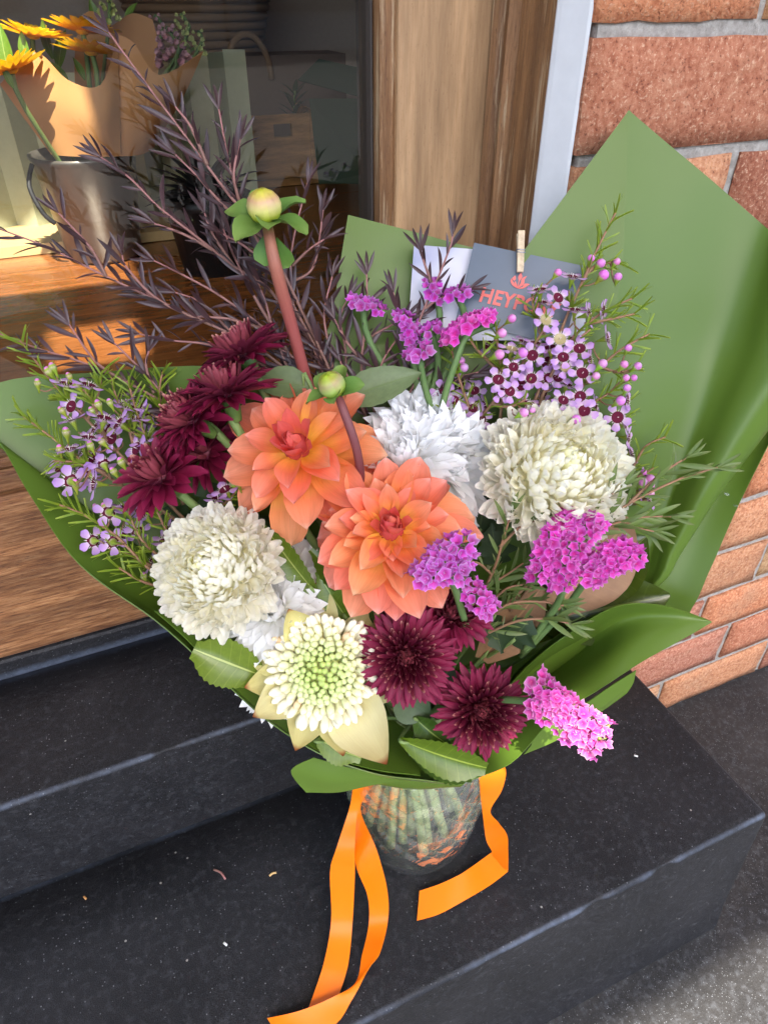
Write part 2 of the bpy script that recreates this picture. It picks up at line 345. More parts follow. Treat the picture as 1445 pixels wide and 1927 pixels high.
n1 = t.noise(va, 300, 5, .75); n2 = t.noise(va, 13, 5, .65); n3 = t.noise(va, 170, 4, .6)
c = t.ramp(n3, [(.3, (.33, .115, .06)), (.5, (.47, .195, .11)), (.72, (.56, .29, .175))])
c = t.mix(1, c, oi.outputs['Color'], 'MULTIPLY')
c = t.mix(t.ramp(n2, [(.55, (0, 0, 0)), (.75, (.55, .55, .55))]), c, (.42, .25, .15))
c = t.mix(t.ramp(n1, [(.55, (0, 0, 0)), (.66, (.85, .85, .85))]), c, (.70, .46, .30))
c = t.mix(t.ramp(n1, [(.34, (.85, .85, .85)), (.43, (0, 0, 0))]), c, (.10, .025, .015))
M['brick'] = t.done(t.bsdf(Base_Color=c, Roughness=.85, Specular_IOR_Level=.25, Normal=t.bump(t.math('ADD', n1, n3), .7, .0022)).outputs[0])
t = NT('shop_glass'); lw = t.n('ShaderNodeLayerWeight', {0: .5}); fr = t.math('ADD', .04, t.math('MULTIPLY', .9, t.math('POWER', lw.outputs['Facing'], 5))); tb = t.n('ShaderNodeBsdfTransparent', {0: (.93, .95, .93)}); gl = t.n('ShaderNodeBsdfGlossy', {0: (1, 1, 1), 1: .015})
mx = t.n('ShaderNodeMixShader', {0: t.math('MULTIPLY', fr, 1.25, clamp=True)}); t.t.links.new(tb.outputs[0], mx.inputs[1]); t.t.links.new(gl.outputs[0], mx.inputs[2]); M['pane'] = t.done(mx.outputs[0])
def clear_glass(name, tint, base, gain, rough, white_lift=0):
    t = NT(name); lw = t.n('ShaderNodeLayerWeight', {0: .5}); f_ = t.math('ADD', base, t.math('MULTIPLY', gain, t.math('POWER', lw.outputs['Facing'], 2.2)), clamp=True)
    a = t.n('ShaderNodeBsdfTransparent', {0: (*tint, 1)}); g = t.n('ShaderNodeBsdfGlossy', {0: (1, 1, 1, 1), 1: rough}); m_ = t.n('ShaderNodeMixShader', {0: f_})
    t.t.links.new(a.outputs[0], m_.inputs[1]); t.t.links.new(g.outputs[0], m_.inputs[2])
    df = t.n('ShaderNodeBsdfDiffuse', {0: (.85, .9, .88, 1)}); m2 = t.n('ShaderNodeMixShader', {0: white_lift}); t.t.links.new(m_.outputs[0], m2.inputs[1]); t.t.links.new(df.outputs[0], m2.inputs[2]); return t.done(m2.outputs[0])  # white diffuse share painted in to brighten the clear glass
M['glass'] = clear_glass('cut_glass', (.96, .98, .97), .09, .7, .03, .022)
M['water'] = clear_glass('vase_water', (.93, .97, .86), .03, .3, .02)
ZU, ZG, YR, YF, XE, ZF = .1425, -.2478, .489, .231, .595, .15
M['step'] = black_paint('black_painted_step', (.0038, .0036, .0042), [(YF, 0, .0055), (YR, 0, .006)], ends=[(XE, 0, .004)])
M['ustep'] = black_paint('black_painted_threshold', (.0042, .0037, .004), [(YR, ZU, .005), (.657, ZU, .010)])
M['ground'] = black_paint('dark_speckled_pavement', (.013, .012, .011), [], speck=4.0, dusty=.4)

# ---------------------------------------------------------------- the setting
def sheet_grid(x0, x1, y0, y1, z, n=2):
    v = [(x0+(x1-x0)*i/n, y0+(y1-y0)*j/n, z) for j in range(n+1) for i in range(n+1)]
    return v, [(j*(n+1)+i, j*(n+1)+i+1, (j+1)*(n+1)+i+1, (j+1)*(n+1)+i) for j in range(n) for i in range(n)]
v, f = sheet_grid(-60, 60, -80, 40, ZG, 4)
solo('ground', mk('ground', v, f, M['ground']), 'dark painted speckled pavement, sunlit at its corner', 'pavement', kind='structure')

def step_mesh(name, prof, x0, x1, mat, r=.006, rough=.0016, ends=True):
    """profile (y, z, outward ny, nz) run along X with a worn, uneven nose and rounded ends"""
    xs = []; n = int((x1-x0)/.012)
    st = [(x0 + (x1-x0)*i/n, 0) for i in range(n)]
    for k in range(5):
        a = k/4*PI/2; st.append((x1 - r + r*math.sin(a), r*(1-math.cos(a))))
    st = [s for s in st if s[0] < x1-r-.001 or s[1] > 0 or s is st[-5]]
    v = []; f = []; m = len(prof)
    for (x, ins) in st:
        for (y, z, ny, nz, k) in prof:
            j = (noise.noise(Vector((x*28, z*9, y*3)))*.6 + noise.noise(Vector((x*110, y*5, z*40)))*.4) * rough * k
            chip = max(0, noise.noise(Vector((x*17+5, 2.3, 0)))-.38) * .02 * k
            v.append((x, y - ny*(ins + chip) + ny*j, z - nz*(ins + chip) + nz*j))
    for i in range(len(st)-1):
        for k in range(m-1): f.append((i*m+k, (i+1)*m+k, (i+1)*m+k+1, i*m+k+1))
    o = len(v)-m; f.append(tuple(range(o, o+m)))
    return mk(name, v, f, mat)
def nose(y, z, r=.006):
    return [(y + r - r*math.cos(a), z - r + r*math.sin(a), -math.cos(a), math.sin(a), 1) for a in [PI/2*k/5 for k in range(6)]]
pr = [(YF-.016, ZG, -1, 0, 0), (YF-.010, ZG+.05, -1, 0, .3), (YF-.004, -.09, -1, 0, .4)] + nose(YF, 0) + [(YF+.03, 0, 0, 1, .2), (.40, 0, 0, 1, 0), (.5195, 0, 0, 1, 0), (.5195, ZG, 0, 0, 0)]
solo('lower_step', step_mesh('lower_step', pr, -1.6, XE, M['step']), 'lower black painted step that the glass vase stands on', 'step', kind='structure')
pr = [(YR, .0005, -1, 0, 0), (YR, .07, -1, 0, .3)] + nose(YR, ZU) + [(YR+.03, ZU, 0, 1, .2), (.6, ZU, 0, 1, 0), (.657, ZU, 0, 1, 0), (.657, .0005, 0, 0, 0)]
solo('upper_step', step_mesh('upper_step', pr, -1.6, .404, M['ustep']), 'upper black painted step below the timber window sill', 'step', kind='structure')

# brick wall: every brick a part
wall = thing('brick_wall', 'red brick wall with grey mortar to the right of the white trim', 'wall', (.406, .521, ZG))
b = MB(); b.box(.412, 6, .5265, .80, ZG, 3.7); b.box(-6, -1.6, .5265, .80, ZG, 3.7); part('mortar', b.mesh('mortar', M['mortar'], False), wall)
def brick_mesh(w, h, d, seed):
    r = random.Random(seed); nx, nz = 8, 4; v = []; f = []
    g = lambda: r.uniform(-.0011, .0011)
    for j in range(nz+1):
        for i in range(nx+1):
            e = (i in (0, nx)) or (j in (0, nz))
            v.append((w*i/nx + (g() if e else 0), (.0028+g() if e else g()*.5), h*j/nz + (g() if e else 0)))
    N = len(v); f += [(j*(nx+1)+i, j*(nx+1)+i+1, (j+1)*(nx+1)+i+1, (j+1)*(nx+1)+i) for j in range(nz) for i in range(nx)]
    b0 = [(0, d, 0), (w, d, 0), (w, d, h), (0, d, h)]; v += b0
    bot = list(range(0, nx+1)); top = list(range(nz*(nx+1), N)); lf = [j*(nx+1) for j in range(nz+1)]; rt = [j*(nx+1)+nx for j in range(nz+1)]
    f += [tuple(bot[::-1]) + (N, N+1), tuple(top) + (N+2, N+3), tuple(lf) + (N+3, N), tuple(rt[::-1]) + (N+1, N+2)]
    me = mk('brick', v, f, M['brick'], smooth=False); me.polygons.foreach_set('use_smooth', [k < nx*nz for k in range(len(f))]); return me
CH, JT = .0905, .0105
BL = .236
meshes = {}
tints = [(1, 1, 1), (1.1, 1.12, 1.1), (1.15, 1.35, 1.4), (.9, .75, .8), (1.05, .9, .85), (1.2, 1.55, 1.5), (.8, .72, .9), (1, 1.1, 1)]
k = 0
for row in range(-1, 29):
    z0 = -.160 + CH*row + JT/2; z1 = z0 + CH - JT
    if row == -1: z0 = ZG + .002
    x = .406; first = True
    while x < 2.5:
        # joints seen in the photograph fix the bond of each row
        if first:
            L = {0: .205, 1: .12, 2: .215, 3: .10, 8: .177, 9: .288, 10: .161}.get(row, .235 if row % 2 else .115)
            if row == -1: L = .09
        else: L = BL
        first = False
        key = (round(L, 3), row == -1, k % 3)
        if key not in meshes: meshes[key] = brick_mesh(L, z1-z0, .09, hash(key) % 999)
        r = random.Random(k*13+5); c = tints[r.randrange(8)]; s = r.uniform(.85, 1.15)
        if row == 8 and not x < .5: c = (.7, .55, .6)
        part('brick', meshes[key], wall, Matrix.Translation((x, .521 + r.uniform(-.0012, .0012), z0)), (c[0]*s*1.14, c[1]*s*1.24, c[2]*s*1.12))
        x += L + JT; k += 1
        if row > 14 and x > 1.3: break

# timber shop window
win = thing('shop_window', 'weathered timber framed shop window beside the brick wall', 'window', (-.4, .66, ZU))
def bxp(name, x0, x1, y0, y1, z0, z1, mat, bev=.0025, label=None):
    b = MB(); c = bev
    v = [(x0, y1, z0), (x0, y0+c, z0), (x0+c, y0, z0), (x1-c, y0, z0), (x1, y0+c, z0), (x1, y1, z0)]
    n = len(v); v2 = [(p[0], p[1], z1) for p in v]
    if x1-x0 > z1-z0:                                     # horizontal pieces: bevel runs along x
        v = [(x0, y1, z0), (x0, y0+c, z0), (x0, y0, z0+c), (x0, y0, z1-c), (x0, y0+c, z1), (x0, y1, z1)]; v2 = [(x1, p[1], p[2]) for p in v]
    f = [tuple(range(n)), tuple(range(2*n-1, n-1, -1))] + [(i, i+n, (i+1) % n+n, (i+1) % n) for i in range(n)]
    b.add(v+v2, f); return part(name, b.mesh(name, mat, False), win, label=label)
bxp('sill_upstand', -1.6, .402, .6585, .70, ZU-.01, .1675, M['ustep'], label='black painted strip under the sill')
bxp('bottom_rail', -1.6, .30, .660, .72, .169, .372, M['woodh'], .004)
bxp('rail_bead', -1.6, .2855, .6615, .72, .3745, .3985, M['woodh'], .005)
bxp('glazing_bead', -1.6, .280, .6625, .69, .401, .412, M['woodh'], .003)
GX = .2812
bxp('glazing_gasket', GX, .2835, .6575, .69, .405, 3.2, M['dark'], .001)
bxp('stile_bead', .2840, .2985, .641, .69, .3745, 3.2, M['woodw'], .004)
bxp('stile_panel', .3010, .404, .650, .70, .3745, 3.2, M['woodv'], .002)
bxp('stile_foot', .3010, .404, .655, .70, .169, .3735, M['woodh'], .002)
b = MB(); prof = [(.4035, .668), (.396, .651), (.391, .646), (.3935, .640), (.3985, .637), (.398, .630), (.3945, .626), (.3985, .621), (.4045, .618), (.4045, .668)]
n = len(prof); vv = [(x, y, ZU) for x, y in prof] + [(x, y, 3.2) for x, y in prof]
b.add(vv, [(i, (i+1) % n, (i+1) % n+n, i+n) for i in range(n)]); part('jamb_moulding', b.mesh('moulding', M['woodw'], False), win)
bxp('jamb_board', .4015, .4058, .5625, .617, ZU, 3.2, M['woodw'], .001)
b = MB(); prof = [(.4058, .5620), (.3965, .5612), (.3955, .5585), (.3965, .554), (.4042, .530), (.4058, .5275)]
vv = [(x, y, ZU) for x, y in prof] + [(x, y, 3.2) for x, y in prof]; n = 6
b.add(vv, [(i, (i+1) % n, (i+1) % n+n, i+n) for i in range(n)]); part('white_trim', b.mesh('white_trim', M['white_paint'], False), win)
bxp('head_rail', -1.6, .405, .640, .72, 3.2, 3.7, M['woodh'], .003)
b = MB(); b.add([(-1.6, .668, .405), (GX+.002, .668, .405), (GX+.002, .668, 3.2), (-1.6, .668, 3.2)], [(0, 1, 2, 3)]); part('glass_pane', b.mesh('glass_pane', M['pane'], False), win)

# awning over the footpath: its front edge throws the shade line on the pavement, made-up holes in it aim sun at kraft wrap, floor and statice
aw = thing('shop_awning', 'flat footpath awning above the shop window', 'awning', (0, .52, 3.5))
ZA = 3.5
def up_to_awning(p): s = (ZA - p.z)/SUNV.z; return p + SUNV*s
edge = up_to_awning(PZ(1320, 1849, ZG)).y
holes = []
pk = up_to_awning(PY(60, 215, 2.1)); holes.append((pk.x-.24, pk.x+.13, pk.y-.36, min(pk.y+.40, .50)))
pf = up_to_awning(PZ(185, 640, ZF)); holes.append((pf.x-.10, pf.x+.09, pf.y-.12, pf.y+.10))
ps = up_to_awning(P(1112, 1372, .50)); holes.append((ps.x-.030, ps.x+.03, ps.y-.022, ps.y+.022))
xs = sorted({-5, 6, *[h[i] for h in holes for i in (0, 1)]}); ys = sorted({edge, .519, *[h[i] for h in holes for i in (2, 3)]})
b = MB()
for i in range(len(xs)-1):
    for j in range(len(ys)-1):
        cx, cy = (xs[i]+xs[i+1])/2, (ys[j]+ys[j+1])/2
        if any(h[0] < cx < h[1] and h[2] < cy < h[3] for h in holes): continue
        b.add([(xs[i], ys[j], ZA), (xs[i+1], ys[j], ZA), (xs[i+1], ys[j+1], ZA), (xs[i], ys[j+1], ZA)], [(0, 1, 2, 3)])
part('awning_sheet', b.mesh('awning_sheet', plain('awning_lining', (.16, .15, .14), .8), False), aw)

# low shops across the street, seen only as a dim reflection
M['render'] = plain('far_render', (.30, .27, .24), .8); M['farwin'] = plain('far_window', (.03, .035, .04), .15)
for k, (x0, x1, h) in enumerate([(-22, -8, 4.2), (-8, 4, 5.0), (4, 20, 4.4)]):
    fb = thing('shop_building', ['low rendered shop across the street to the west', 'tallest rendered shop across the street, opposite the window', 'low rendered shop across the street to the east'][k], 'building', ((x0+x1)/2, -15, ZG))
    b = MB(); b.box(x0, x1-.05, -20, -15, ZG, h); part('wall', b.mesh('wall', M['render'], False), fb)
    for q in range(4):
        xa = x0 + (x1-x0)*(q+.15)/4; b = MB(); b.box(xa, xa+(x1-x0)*.17, -15.02, -14.96, .4, 2.4); part('window', b.mesh('window', M['farwin'], False), fb)
# room behind the glass
b = MB(); b.add([(-3, 4.2, 0), (3.5, 4.2, 0), (3.5, 4.2, 3.6), (-3, 4.2, 3.6)], [(0, 1, 2, 3)]); b.add([(-3, .72, 0), (-3, 4.2, 0), (-3, 4.2, 3.6), (-3, .72, 3.6)], [(0, 1, 2, 3)])
b.add([(3.5, .80, 0), (3.5, 4.2, 0), (3.5, 4.2, 3.6), (3.5, .80, 3.6)], [(0, 1, 2, 3)]); b.add([(-3, .72, 3.6), (3.5, .72, 3.6), (3.5, 4.2, 3.6), (-3, 4.2, 3.6)], [(0, 1, 2, 3)])
solo('interior_wall', b.mesh('interior_wall', M['soft'], False), 'dim brown walls of the shop interior', 'wall', kind='structure')
fl = thing('display_floor', 'polished reddish brown timber boards inside the shop window', 'floor', (0, .73, ZF), kind='structure')
y = .725; i = 0
while y < 4.2:
    b = MB(); b.box(-3, 3.4, y, y+.128, ZF-.02, ZF + rnd.uniform(-.0006, .0006)); s = rnd.uniform(.8, 1.2)
    part('floor_board', b.mesh('floor_board', M['woodd'], False), fl); y += .130

# ---------------------------------------------------------------- things inside the shop window
def surf(rows, n=5):                                      # smooth sheet through a grid of points -> MB
    R_ = [cr([tuple(p) for p in r], n) for r in rows]; cols = list(zip(*R_)); cols = [cr(list(c), n) for c in cols]
    nu, nv = len(cols), len(cols[0]); b = MB()
    b.add([Vector(p) for c in cols for p in c], [(i*nv+j, i*nv+j+1, (i+1)*nv+j+1, (i+1)*nv+j) for i in range(nu-1) for j in range(nv-1)], [(i/(nu-1), j/(nv-1)) for i in range(nu) for j in range(nv)])
    return b
def thick(o, t=.0007):
    md = o.modifiers.new('thickness', 'SOLIDIFY'); md.thickness = t; md.offset = 0; es = o.modifiers.new('crisp_rim', 'EDGE_SPLIT'); es.split_angle = .8; return o

scr = thing('pleated_screen', 'pale green pleated card screen standing behind the zinc bucket', 'screen', (.1, 2.55, ZF))
x = -.62; k = 0
while x < .60:
    w = .058; y0, y1 = (2.50, 2.54) if k % 2 == 0 else (2.54, 2.50)
    zt = .60 + .0 * k + (x-.4)*.10
    b = MB(); b.add([(x, y0, ZF), (x+w, y1, ZF), (x+w, y1, zt), (x, y0, zt), (x, y0+.004, ZF), (x+w, y1+.004, ZF), (x+w, y1+.004, zt), (x, y0+.004, zt)], [(0, 1, 2, 3), (7, 6, 5, 4), (3, 2, 6, 7), (0, 4, 5, 1), (0, 3, 7, 4), (1, 5, 6, 2)])
    part('pleat', b.mesh('pleat', M['pleat' if k % 2 else 'pleat_shaded'], False), scr); x += w; k += 1
mt_ = MB(); mt_.box(-.7, .62, 2.30, 2.62, ZF+.002, ZF+.03)
solo('straw_mat', mt_.mesh('straw_mat', M['straw'], False), 'golden straw mat lying under the pleated green screen', 'mat')

BK = Vector((.119, 2.22, ZF))
buc = thing('zinc_bucket', 'dull zinc bucket with a black wire handle holding the kraft bouquet', 'bucket', BK)
def lathe(prof, n, c=(0, 0, 0), m=0):
    b = MB(); v = []; f = []; c = Vector(c)
    for (r, z) in prof:
        for k in range(n): a = 2*PI*k/n; v.append(c + Vector((r*math.cos(a), r*math.sin(a), z)))
    for i in range(len(prof)-1):
        for k in range(n): f.append((i*n+k, i*n+(k+1) % n, (i+1)*n+(k+1) % n, (i+1)*n+k))
    b.add(v, f, [(k/n, i/(len(prof)-1)) for i in range(len(prof)) for k in range(n)], m); return b
part('pail', lathe([(.001, .003), (.092, .003), (.10, .01), (.132, .255), (.137, .262), (.137, .27), (.130, .27), (.128, .25), (.095, .02), (.001, .015)], 28, BK).mesh('pail', M['zinc']), buc)
b = MB(); b.tube([BK+Vector((-.13, -.04, .255)), BK+Vector((-.150, -.07, .21)), BK+Vector((-.135, -.09, .15)), BK+Vector((-.112, -.09, .12))], .006, 6, 4); part('handle', b.mesh('handle', M['black']), buc)

kw = thing('kraft_bouquet_wrap', 'brown kraft paper wrap of the gerbera bouquet in the zinc bucket', 'paper wrap', BK+Vector((0, 0, .27)))
def Yp(*a): return PY(*a)
g1 = [[Yp(0, 158, 2.12), Yp(64, 96, 2.12), Yp(128, 150, 2.06), Yp(190, 158, 2.03), Yp(221, 66, 2.06)],
      [Yp(46, 222, 2.13), Yp(92, 190, 2.09), Yp(145, 222, 2.05), Yp(195, 225, 2.03), Yp(224, 180, 2.05)],
      [Yp(97, 290, 2.13), Yp(128, 293, 2.09), Yp(165, 294, 2.07), Yp(200, 294, 2.07), Yp(227, 293, 2.08)]]
thick(part('paper_sheet', surf(g1).mesh('paper_sheet', M['kraft']), kw), .002)
g2 = [[Yp(222, 64, 2.07), Yp(252, 80, 2.06), Yp(300, 140, 2.05), Yp(382, 96, 2.07)], [Yp(225, 180, 2.06), Yp(258, 185, 2.05), Yp(305, 195, 2.06), Yp(345, 180, 2.09)], [Yp(228, 293, 2.09), Yp(248, 292, 2.10), Yp(268, 289, 2.12), Yp(288, 278, 2.16)]]
thick(part('paper_sheet', surf(g2).mesh('paper_sheet', M['kraft']), kw), .002)
g3 = [[Yp(152, 30, 2.34), Yp(175, 20, 2.34), Yp(205, 48, 2.35), Yp(248, 24, 2.36), Yp(287, 36, 2.36)], [Yp(140, 120, 2.32), Yp(180, 120, 2.33), Yp(210, 120, 2.34), Yp(250, 120, 2.35), Yp(300, 120, 2.35)], [Yp(150, 280, 2.28), Yp(180, 280, 2.28), Yp(210, 280, 2.28), Yp(240, 280, 2.28), Yp(265, 280, 2.28)]]
thick(part('paper_sheet', surf(g3).mesh('paper_sheet', M['kraft']), kw), .002)

def disc_flower(name, label, pos, axis, rad, n, mat, cmat, cat, group, rings=2):
    t_ = thing(name, label, cat, pos, group); H = frame(pos, axis, .3)
    pm = petal_mb(rad, rad*.30, 4, 2, prof_pt(.6, .25, .4), -.05, .25, .3).mesh('petal', mat)
    for q in range(rings):
        for k in range(n): part('petal', pm, t_, ring(H, 2*PI*(k+.5*q)/n, .06+.16*q+rnd.uniform(-.06, .06), rad*.12, .002*q, 0, (1-.25*q,)*3), (1, 1-.1*q, 1))
    b = MB(); b.sphere(pos, rad*.2, 10, 6, 0, axis, .5); part('flower_centre', b.mesh('flower_centre', cmat), t_)
    b = MB(); b.tube([pos, pos-axis*.03-Vector((0, 0, .05)), BK+Vector((0, 0, .1))], .006, 6, 3); part('stem', b.mesh('stem', M['stem']), t_)
for (px, py_, Y, ax, lab) in [(62, 66, 2.16, (.15, .75, .5), 'yellow gerbera above the left kraft paper corner'), (155, 58, 2.15, (.1, .85, .4), 'yellow gerbera held highest in the kraft wrap'),
        (172, 98, 2.10, (.05, .85, .45), 'yellow gerbera just below the highest one in the kraft wrap'), (22, 132, 2.05, (-.3, .7, .5), 'yellow gerbera hanging lowest at the kraft paper edge')]:
    disc_flower('gerbera', lab, PY(px, py_, Y), AX(*ax), .080, 18, M['gerb'], M['gerb'], 'gerbera', 'gerberas in the kraft wrap')
def spike(name, label, p0, p1, mat, r0, n, cat, br=.02):
    t_ = thing(name, label, cat, p1); d = p0-p1; b = MB(); bl = MB()
    for j in range(6): q = petal_mb(br*.8, br*.7, 3, 2, prof_round(.4), .3, .5, .5); bl.put(q, Matrix.Rotation(j*PI/3, 4, 'Z') @ Matrix.Rotation(.5, 4, 'X'))
    me = bl.mesh('blossom', mat)
    for k in range(n):
        s = k/n; a = k*2.4; off = Vector((math.cos(a), math.sin(a), 0)) * r0*(.35+.65*s)
        part('blossom', me, t_, frame(p0-d*s+off, (off.normalized()+Vector((0, -.5, .4))).normalized(), a) @ Matrix.Scale(.6+.6*s, 4))
    b.tube([p0, p1, BK+Vector((0, 0, .2))], .005, 5, 3); part('stem', b.mesh('stem', M['stem']), t_)
spike('stock_flower', 'dusty pink stock spike at the right of the kraft wrap', PY(312, 50, 2.3), PY(330, 125, 2.28), M['pinkst'], .035, 26, 'stock flower', .026)
spike('stock_flower', 'small pink stock spike behind the kraft wrap top', PY(290, 28, 2.4), PY(300, 80, 2.38), M['pinkst'], .022, 14, 'stock flower')
spike('snapdragon', 'lime snapdragon spike rising over the kraft wrap middle', PY(200, -5, 2.3), PY(205, 45, 2.28), M['snap'], .018, 16, 'snapdragon')
spike('snapdragon', 'lime snapdragon spike behind the pink stock', PY(339, 25, 2.32), PY(345, 85, 2.3), M['snap'], .016, 16, 'snapdragon')
spike('snapdragon', 'short lime snapdragon at the right tip of the kraft wrap', PY(372, 58, 2.32), PY(366, 105, 2.3), M['snap'], .018, 14, 'snapdragon')
lv = petal_mb(.20, .07, 8, 4, prof_pt(.45, 0, .2), .2, -.5, .25).mesh('leaf', M['bleaf'])
sp_ = thing('foliage_sprig', 'bright green leaves among the yellow gerberas', 'leaves', BK+Vector((0, 0, .2)))
for (x0, y0, x1, y1, Y) in [(20, 150, -2, 50, 2.08), (50, 120, 40, 62, 2.1), (100, 110, 78, 40, 2.2), (110, 130, 120, 60, 2.22), (160, 150, 140, 110, 2.15), (25, 165, 5, 125, 2.03), (190, 60, 170, 0, 2.4), (235, 40, 255, 5, 2.42), (355, 100, 375, 85, 2.33), (130, 160, 100, 118, 2.2)]:
    a_, c_ = PY(x0, y0, Y), PY(x1, y1, Y); part('leaf', lv, sp_, along(a_, c_-a_, BCK + Vector((0, 0, .3)), rnd.uniform(-.5, .5), (c_-a_).length/.18))

# crate, basket, bag, reflection stand-in and cards further back
cq = PZ(540, 350, ZF); cr_ = thing('timber_crate', 'orange timber crate with a cut-out hand hole on the shop floor', 'crate', cq)
b = MB(); w, h = .155, .215; y = cq.y
for (x0, x1, z0, z1) in [(-w, w-.05, 0, h*.66), (-w, -.035, h*.66, h*.86), (.035, w-.05, h*.66, h*.86), (-w, w-.05, h*.86, h)]: b.box(cq.x+x0, cq.x+x1, y, y+.018, ZF+.03+z0, ZF+.03+z1)
part('front_panel', b.mesh('front_panel', M['crate'], False), cr_)
b = MB(); b.box(cq.x+w-.049, cq.x+w, y-.004, y+.02, ZF+.004, ZF+.034+h); part('corner_post', b.mesh('post', M['crate'], False), cr_)
b = MB(); b.box(cq.x-w, cq.x-w+.018, y+.02, y+.30, ZF+.004, ZF+.03+h); part('side_panel', b.mesh('side', M['crate'], False), cr_)
b = MB(); b.box(cq.x+w-.018, cq.x+w, y+.022, y+.30, ZF+.004, ZF+.03+h); part('side_panel', b.mesh('side', M['crate'], False), cr_)
b = MB(); b.box(cq.x-w, cq.x+w-.051, y-.002, y+.016, ZF+.002, ZF+.028); part('bottom_rail', b.mesh('rail', M['crate'], False), cr_)
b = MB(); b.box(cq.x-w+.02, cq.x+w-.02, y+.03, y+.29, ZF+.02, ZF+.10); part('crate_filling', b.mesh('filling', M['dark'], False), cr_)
bp = PY(375, 55, 3.65); bs = thing('rope_basket', 'coiled seagrass rope basket at the top of the window display', 'basket', (bp.x, bp.y, bp.z-.12))
for k in range(14):
    z = bp.z - .16 + k*.030; R_ = .225 + .008*k
    b = MB(); b.tube([(bp.x + R_*math.cos(2*PI*q/24), bp.y + R_*math.sin(2*PI*q/24), z) for q in range(25)], .0165, 6, 1, cap=False); part('coil', b.mesh('coil', M['rope']), bs)
stand = MB(); stand.box(bp.x-.28, bp.x+.24, bp.y-.22, bp.y+.22, ZF+.001, bp.z-.178)
solo('display_plinth', stand.mesh('display_plinth', M['soft'], False), 'dim brown plinth under the rope basket', 'plinth')
g = PY(545, 190, 3.2); bg_ = thing('paper_bag', 'brown paper carrier bag with twisted loop handle', 'bag', (g.x, g.y, ZF))
b = MB(); b.box(g.x-.30, g.x+.25, g.y, g.y+.2, ZF, g.z+.16); part('bag_body', b.mesh('bag_body', M['bag'], False), bg_)
b = MB(); h0 = PY(470, 150, 3.19); b.tube([(h0.x + .09*math.cos(PI*q/8), h0.y, h0.z + .15*math.sin(PI*q/8)) for q in range(9)], .012, 6, 2); part('handle', b.mesh('handle', M['rope']), bg_)
a_ = PY(640, 260, 2.5); b = MB(); b.add([PY(582, 185, 2.6), PY(700, 185, 2.5), PY(705, 345, 2.3), PY(600, 345, 2.4)], [(0, 1, 2, 3)]); b.add([PY(600, 110, 2.9), PY(690, 130, 2.8), PY(690, 185, 2.75), PY(560, 150, 2.9)], [(0, 1, 2, 3)])
thick(solo('green_card_sheet', b.mesh('card', M['dgreen'], False), 'dark green card leaning beside the timber crate', 'card'), .004)
pp_ = PZ(225, 470, ZF) + Vector((.22, -.28, 0)); pot = thing('reflection_pot', 'added black pot of leaves in place of a dark reflection beside the zinc bucket', 'reflection stand-in', pp_)  # added object standing in for the bouquet's dark reflection in the pane
part('pot', lathe([(.001, .002), (.085, .002), (.11, .17), (.116, .17), (.116, .19), (.10, .19), (.098, .16), (.001, .15)], 24, pp_).mesh('pot', M['black']), pot)
lm = petal_mb(.15, .026, 5, 2, prof_pt(.4, 0, .3), 0, -.7, .3).mesh('leaf', M['black'])
for k in range(46):
    a = k*2.4; e = .4 + 1.0*((k*37) % 46)/46; d = Vector((math.cos(a)*math.cos(e), math.sin(a)*math.cos(e), math.sin(e))); part('leaf', lm, pot, along(pp_+Vector((0, 0, .17)), d, (0, 0, 1), 0, rnd.uniform(.7, 1.25)))
q0 = PY(552, 232, 2.9); spg = thing('leafy_sprig', 'small dark leafy sprig standing in the timber crate', 'sprig', (q0.x, q0.y, q0.z-.08))
b = MB(); b.tube([(q0.x, q0.y, q0.z-.1), q0, PY(555, 170, 2.9)], .004, 5, 3); part('stem', b.mesh('stem', M['stem']), spg)
lm2 = petal_mb(.075, .02, 5, 2, prof_pt(.5, 0, .3), .1, -.4, .2).mesh('leaf', M['mleaf'])
for k in range(14):
    a = k*2.4; d = Vector((math.cos(a), math.sin(a)*.5, .9)); part('leaf', lm2, spg, along(q0.lerp(PY(555, 170, 2.9), k/14), d, (0, 0, 1)))

# ---------------------------------------------------------------- vase and its stems
V = Vector((.211, .385, 0)); NK = Vector((.218, .383, .213))
vase = thing('glass_vase', 'cut crystal glass vase of water on the lower black step', 'vase', V)
NV = 128
def outer(z):
    q = [(0, .048), (.006, .058), (.03, .0665), (.08, .0735), (.15, .0785), (.20, .081)]
    for (z0, r0), (z1, r1) in zip(q, q[1:]):
        if z <= z1: return r0 + (r1-r0)*(z-z0)/(z1-z0)
    return q[-1][1]
b = MB(); v = []; f = []; rows = 74
prof = []
for i in range(rows):
    z = .0012 + .1988*i/(rows-1); prof.append((outer(z), z, z > .052))
for (r, z) in [(.079, .2012), (.0765, .2), (.0745, .16), (.0695, .09), (.062, .045), (.054, .030), (.036, .0235), (.0005, .022)]: prof.append((r, z, False))
prof = [(.0005, .0012, False), (.035, .0012, False)] + prof
for (r, z, cut) in prof:
    for k in range(NV):
        a = 2*PI*k/NV; rr = r
        if cut:                                           # diamond cutting: V grooves crossing at a slant
            g1_ = abs(((a*16/(2*PI) + z*27) % 1) - .5)*2; g2_ = abs(((a*16/(2*PI) - z*27) % 1) - .5)*2
            rr -= .0042*max(0, 1-min(g1_, g2_)*2.6) * min(1, (z-.052)/.012)
        elif .012 < z < .05 and r > .05: rr -= .0004*math.sin(a*24)
        v.append(V + Vector((rr*math.cos(a), rr*math.sin(a), z)))
n_ = len(prof)
for i in range(n_-1):
    for k in range(NV): f.append((i*NV+k, i*NV+(k+1) % NV, (i+1)*NV+(k+1) % NV, (i+1)*NV+k))
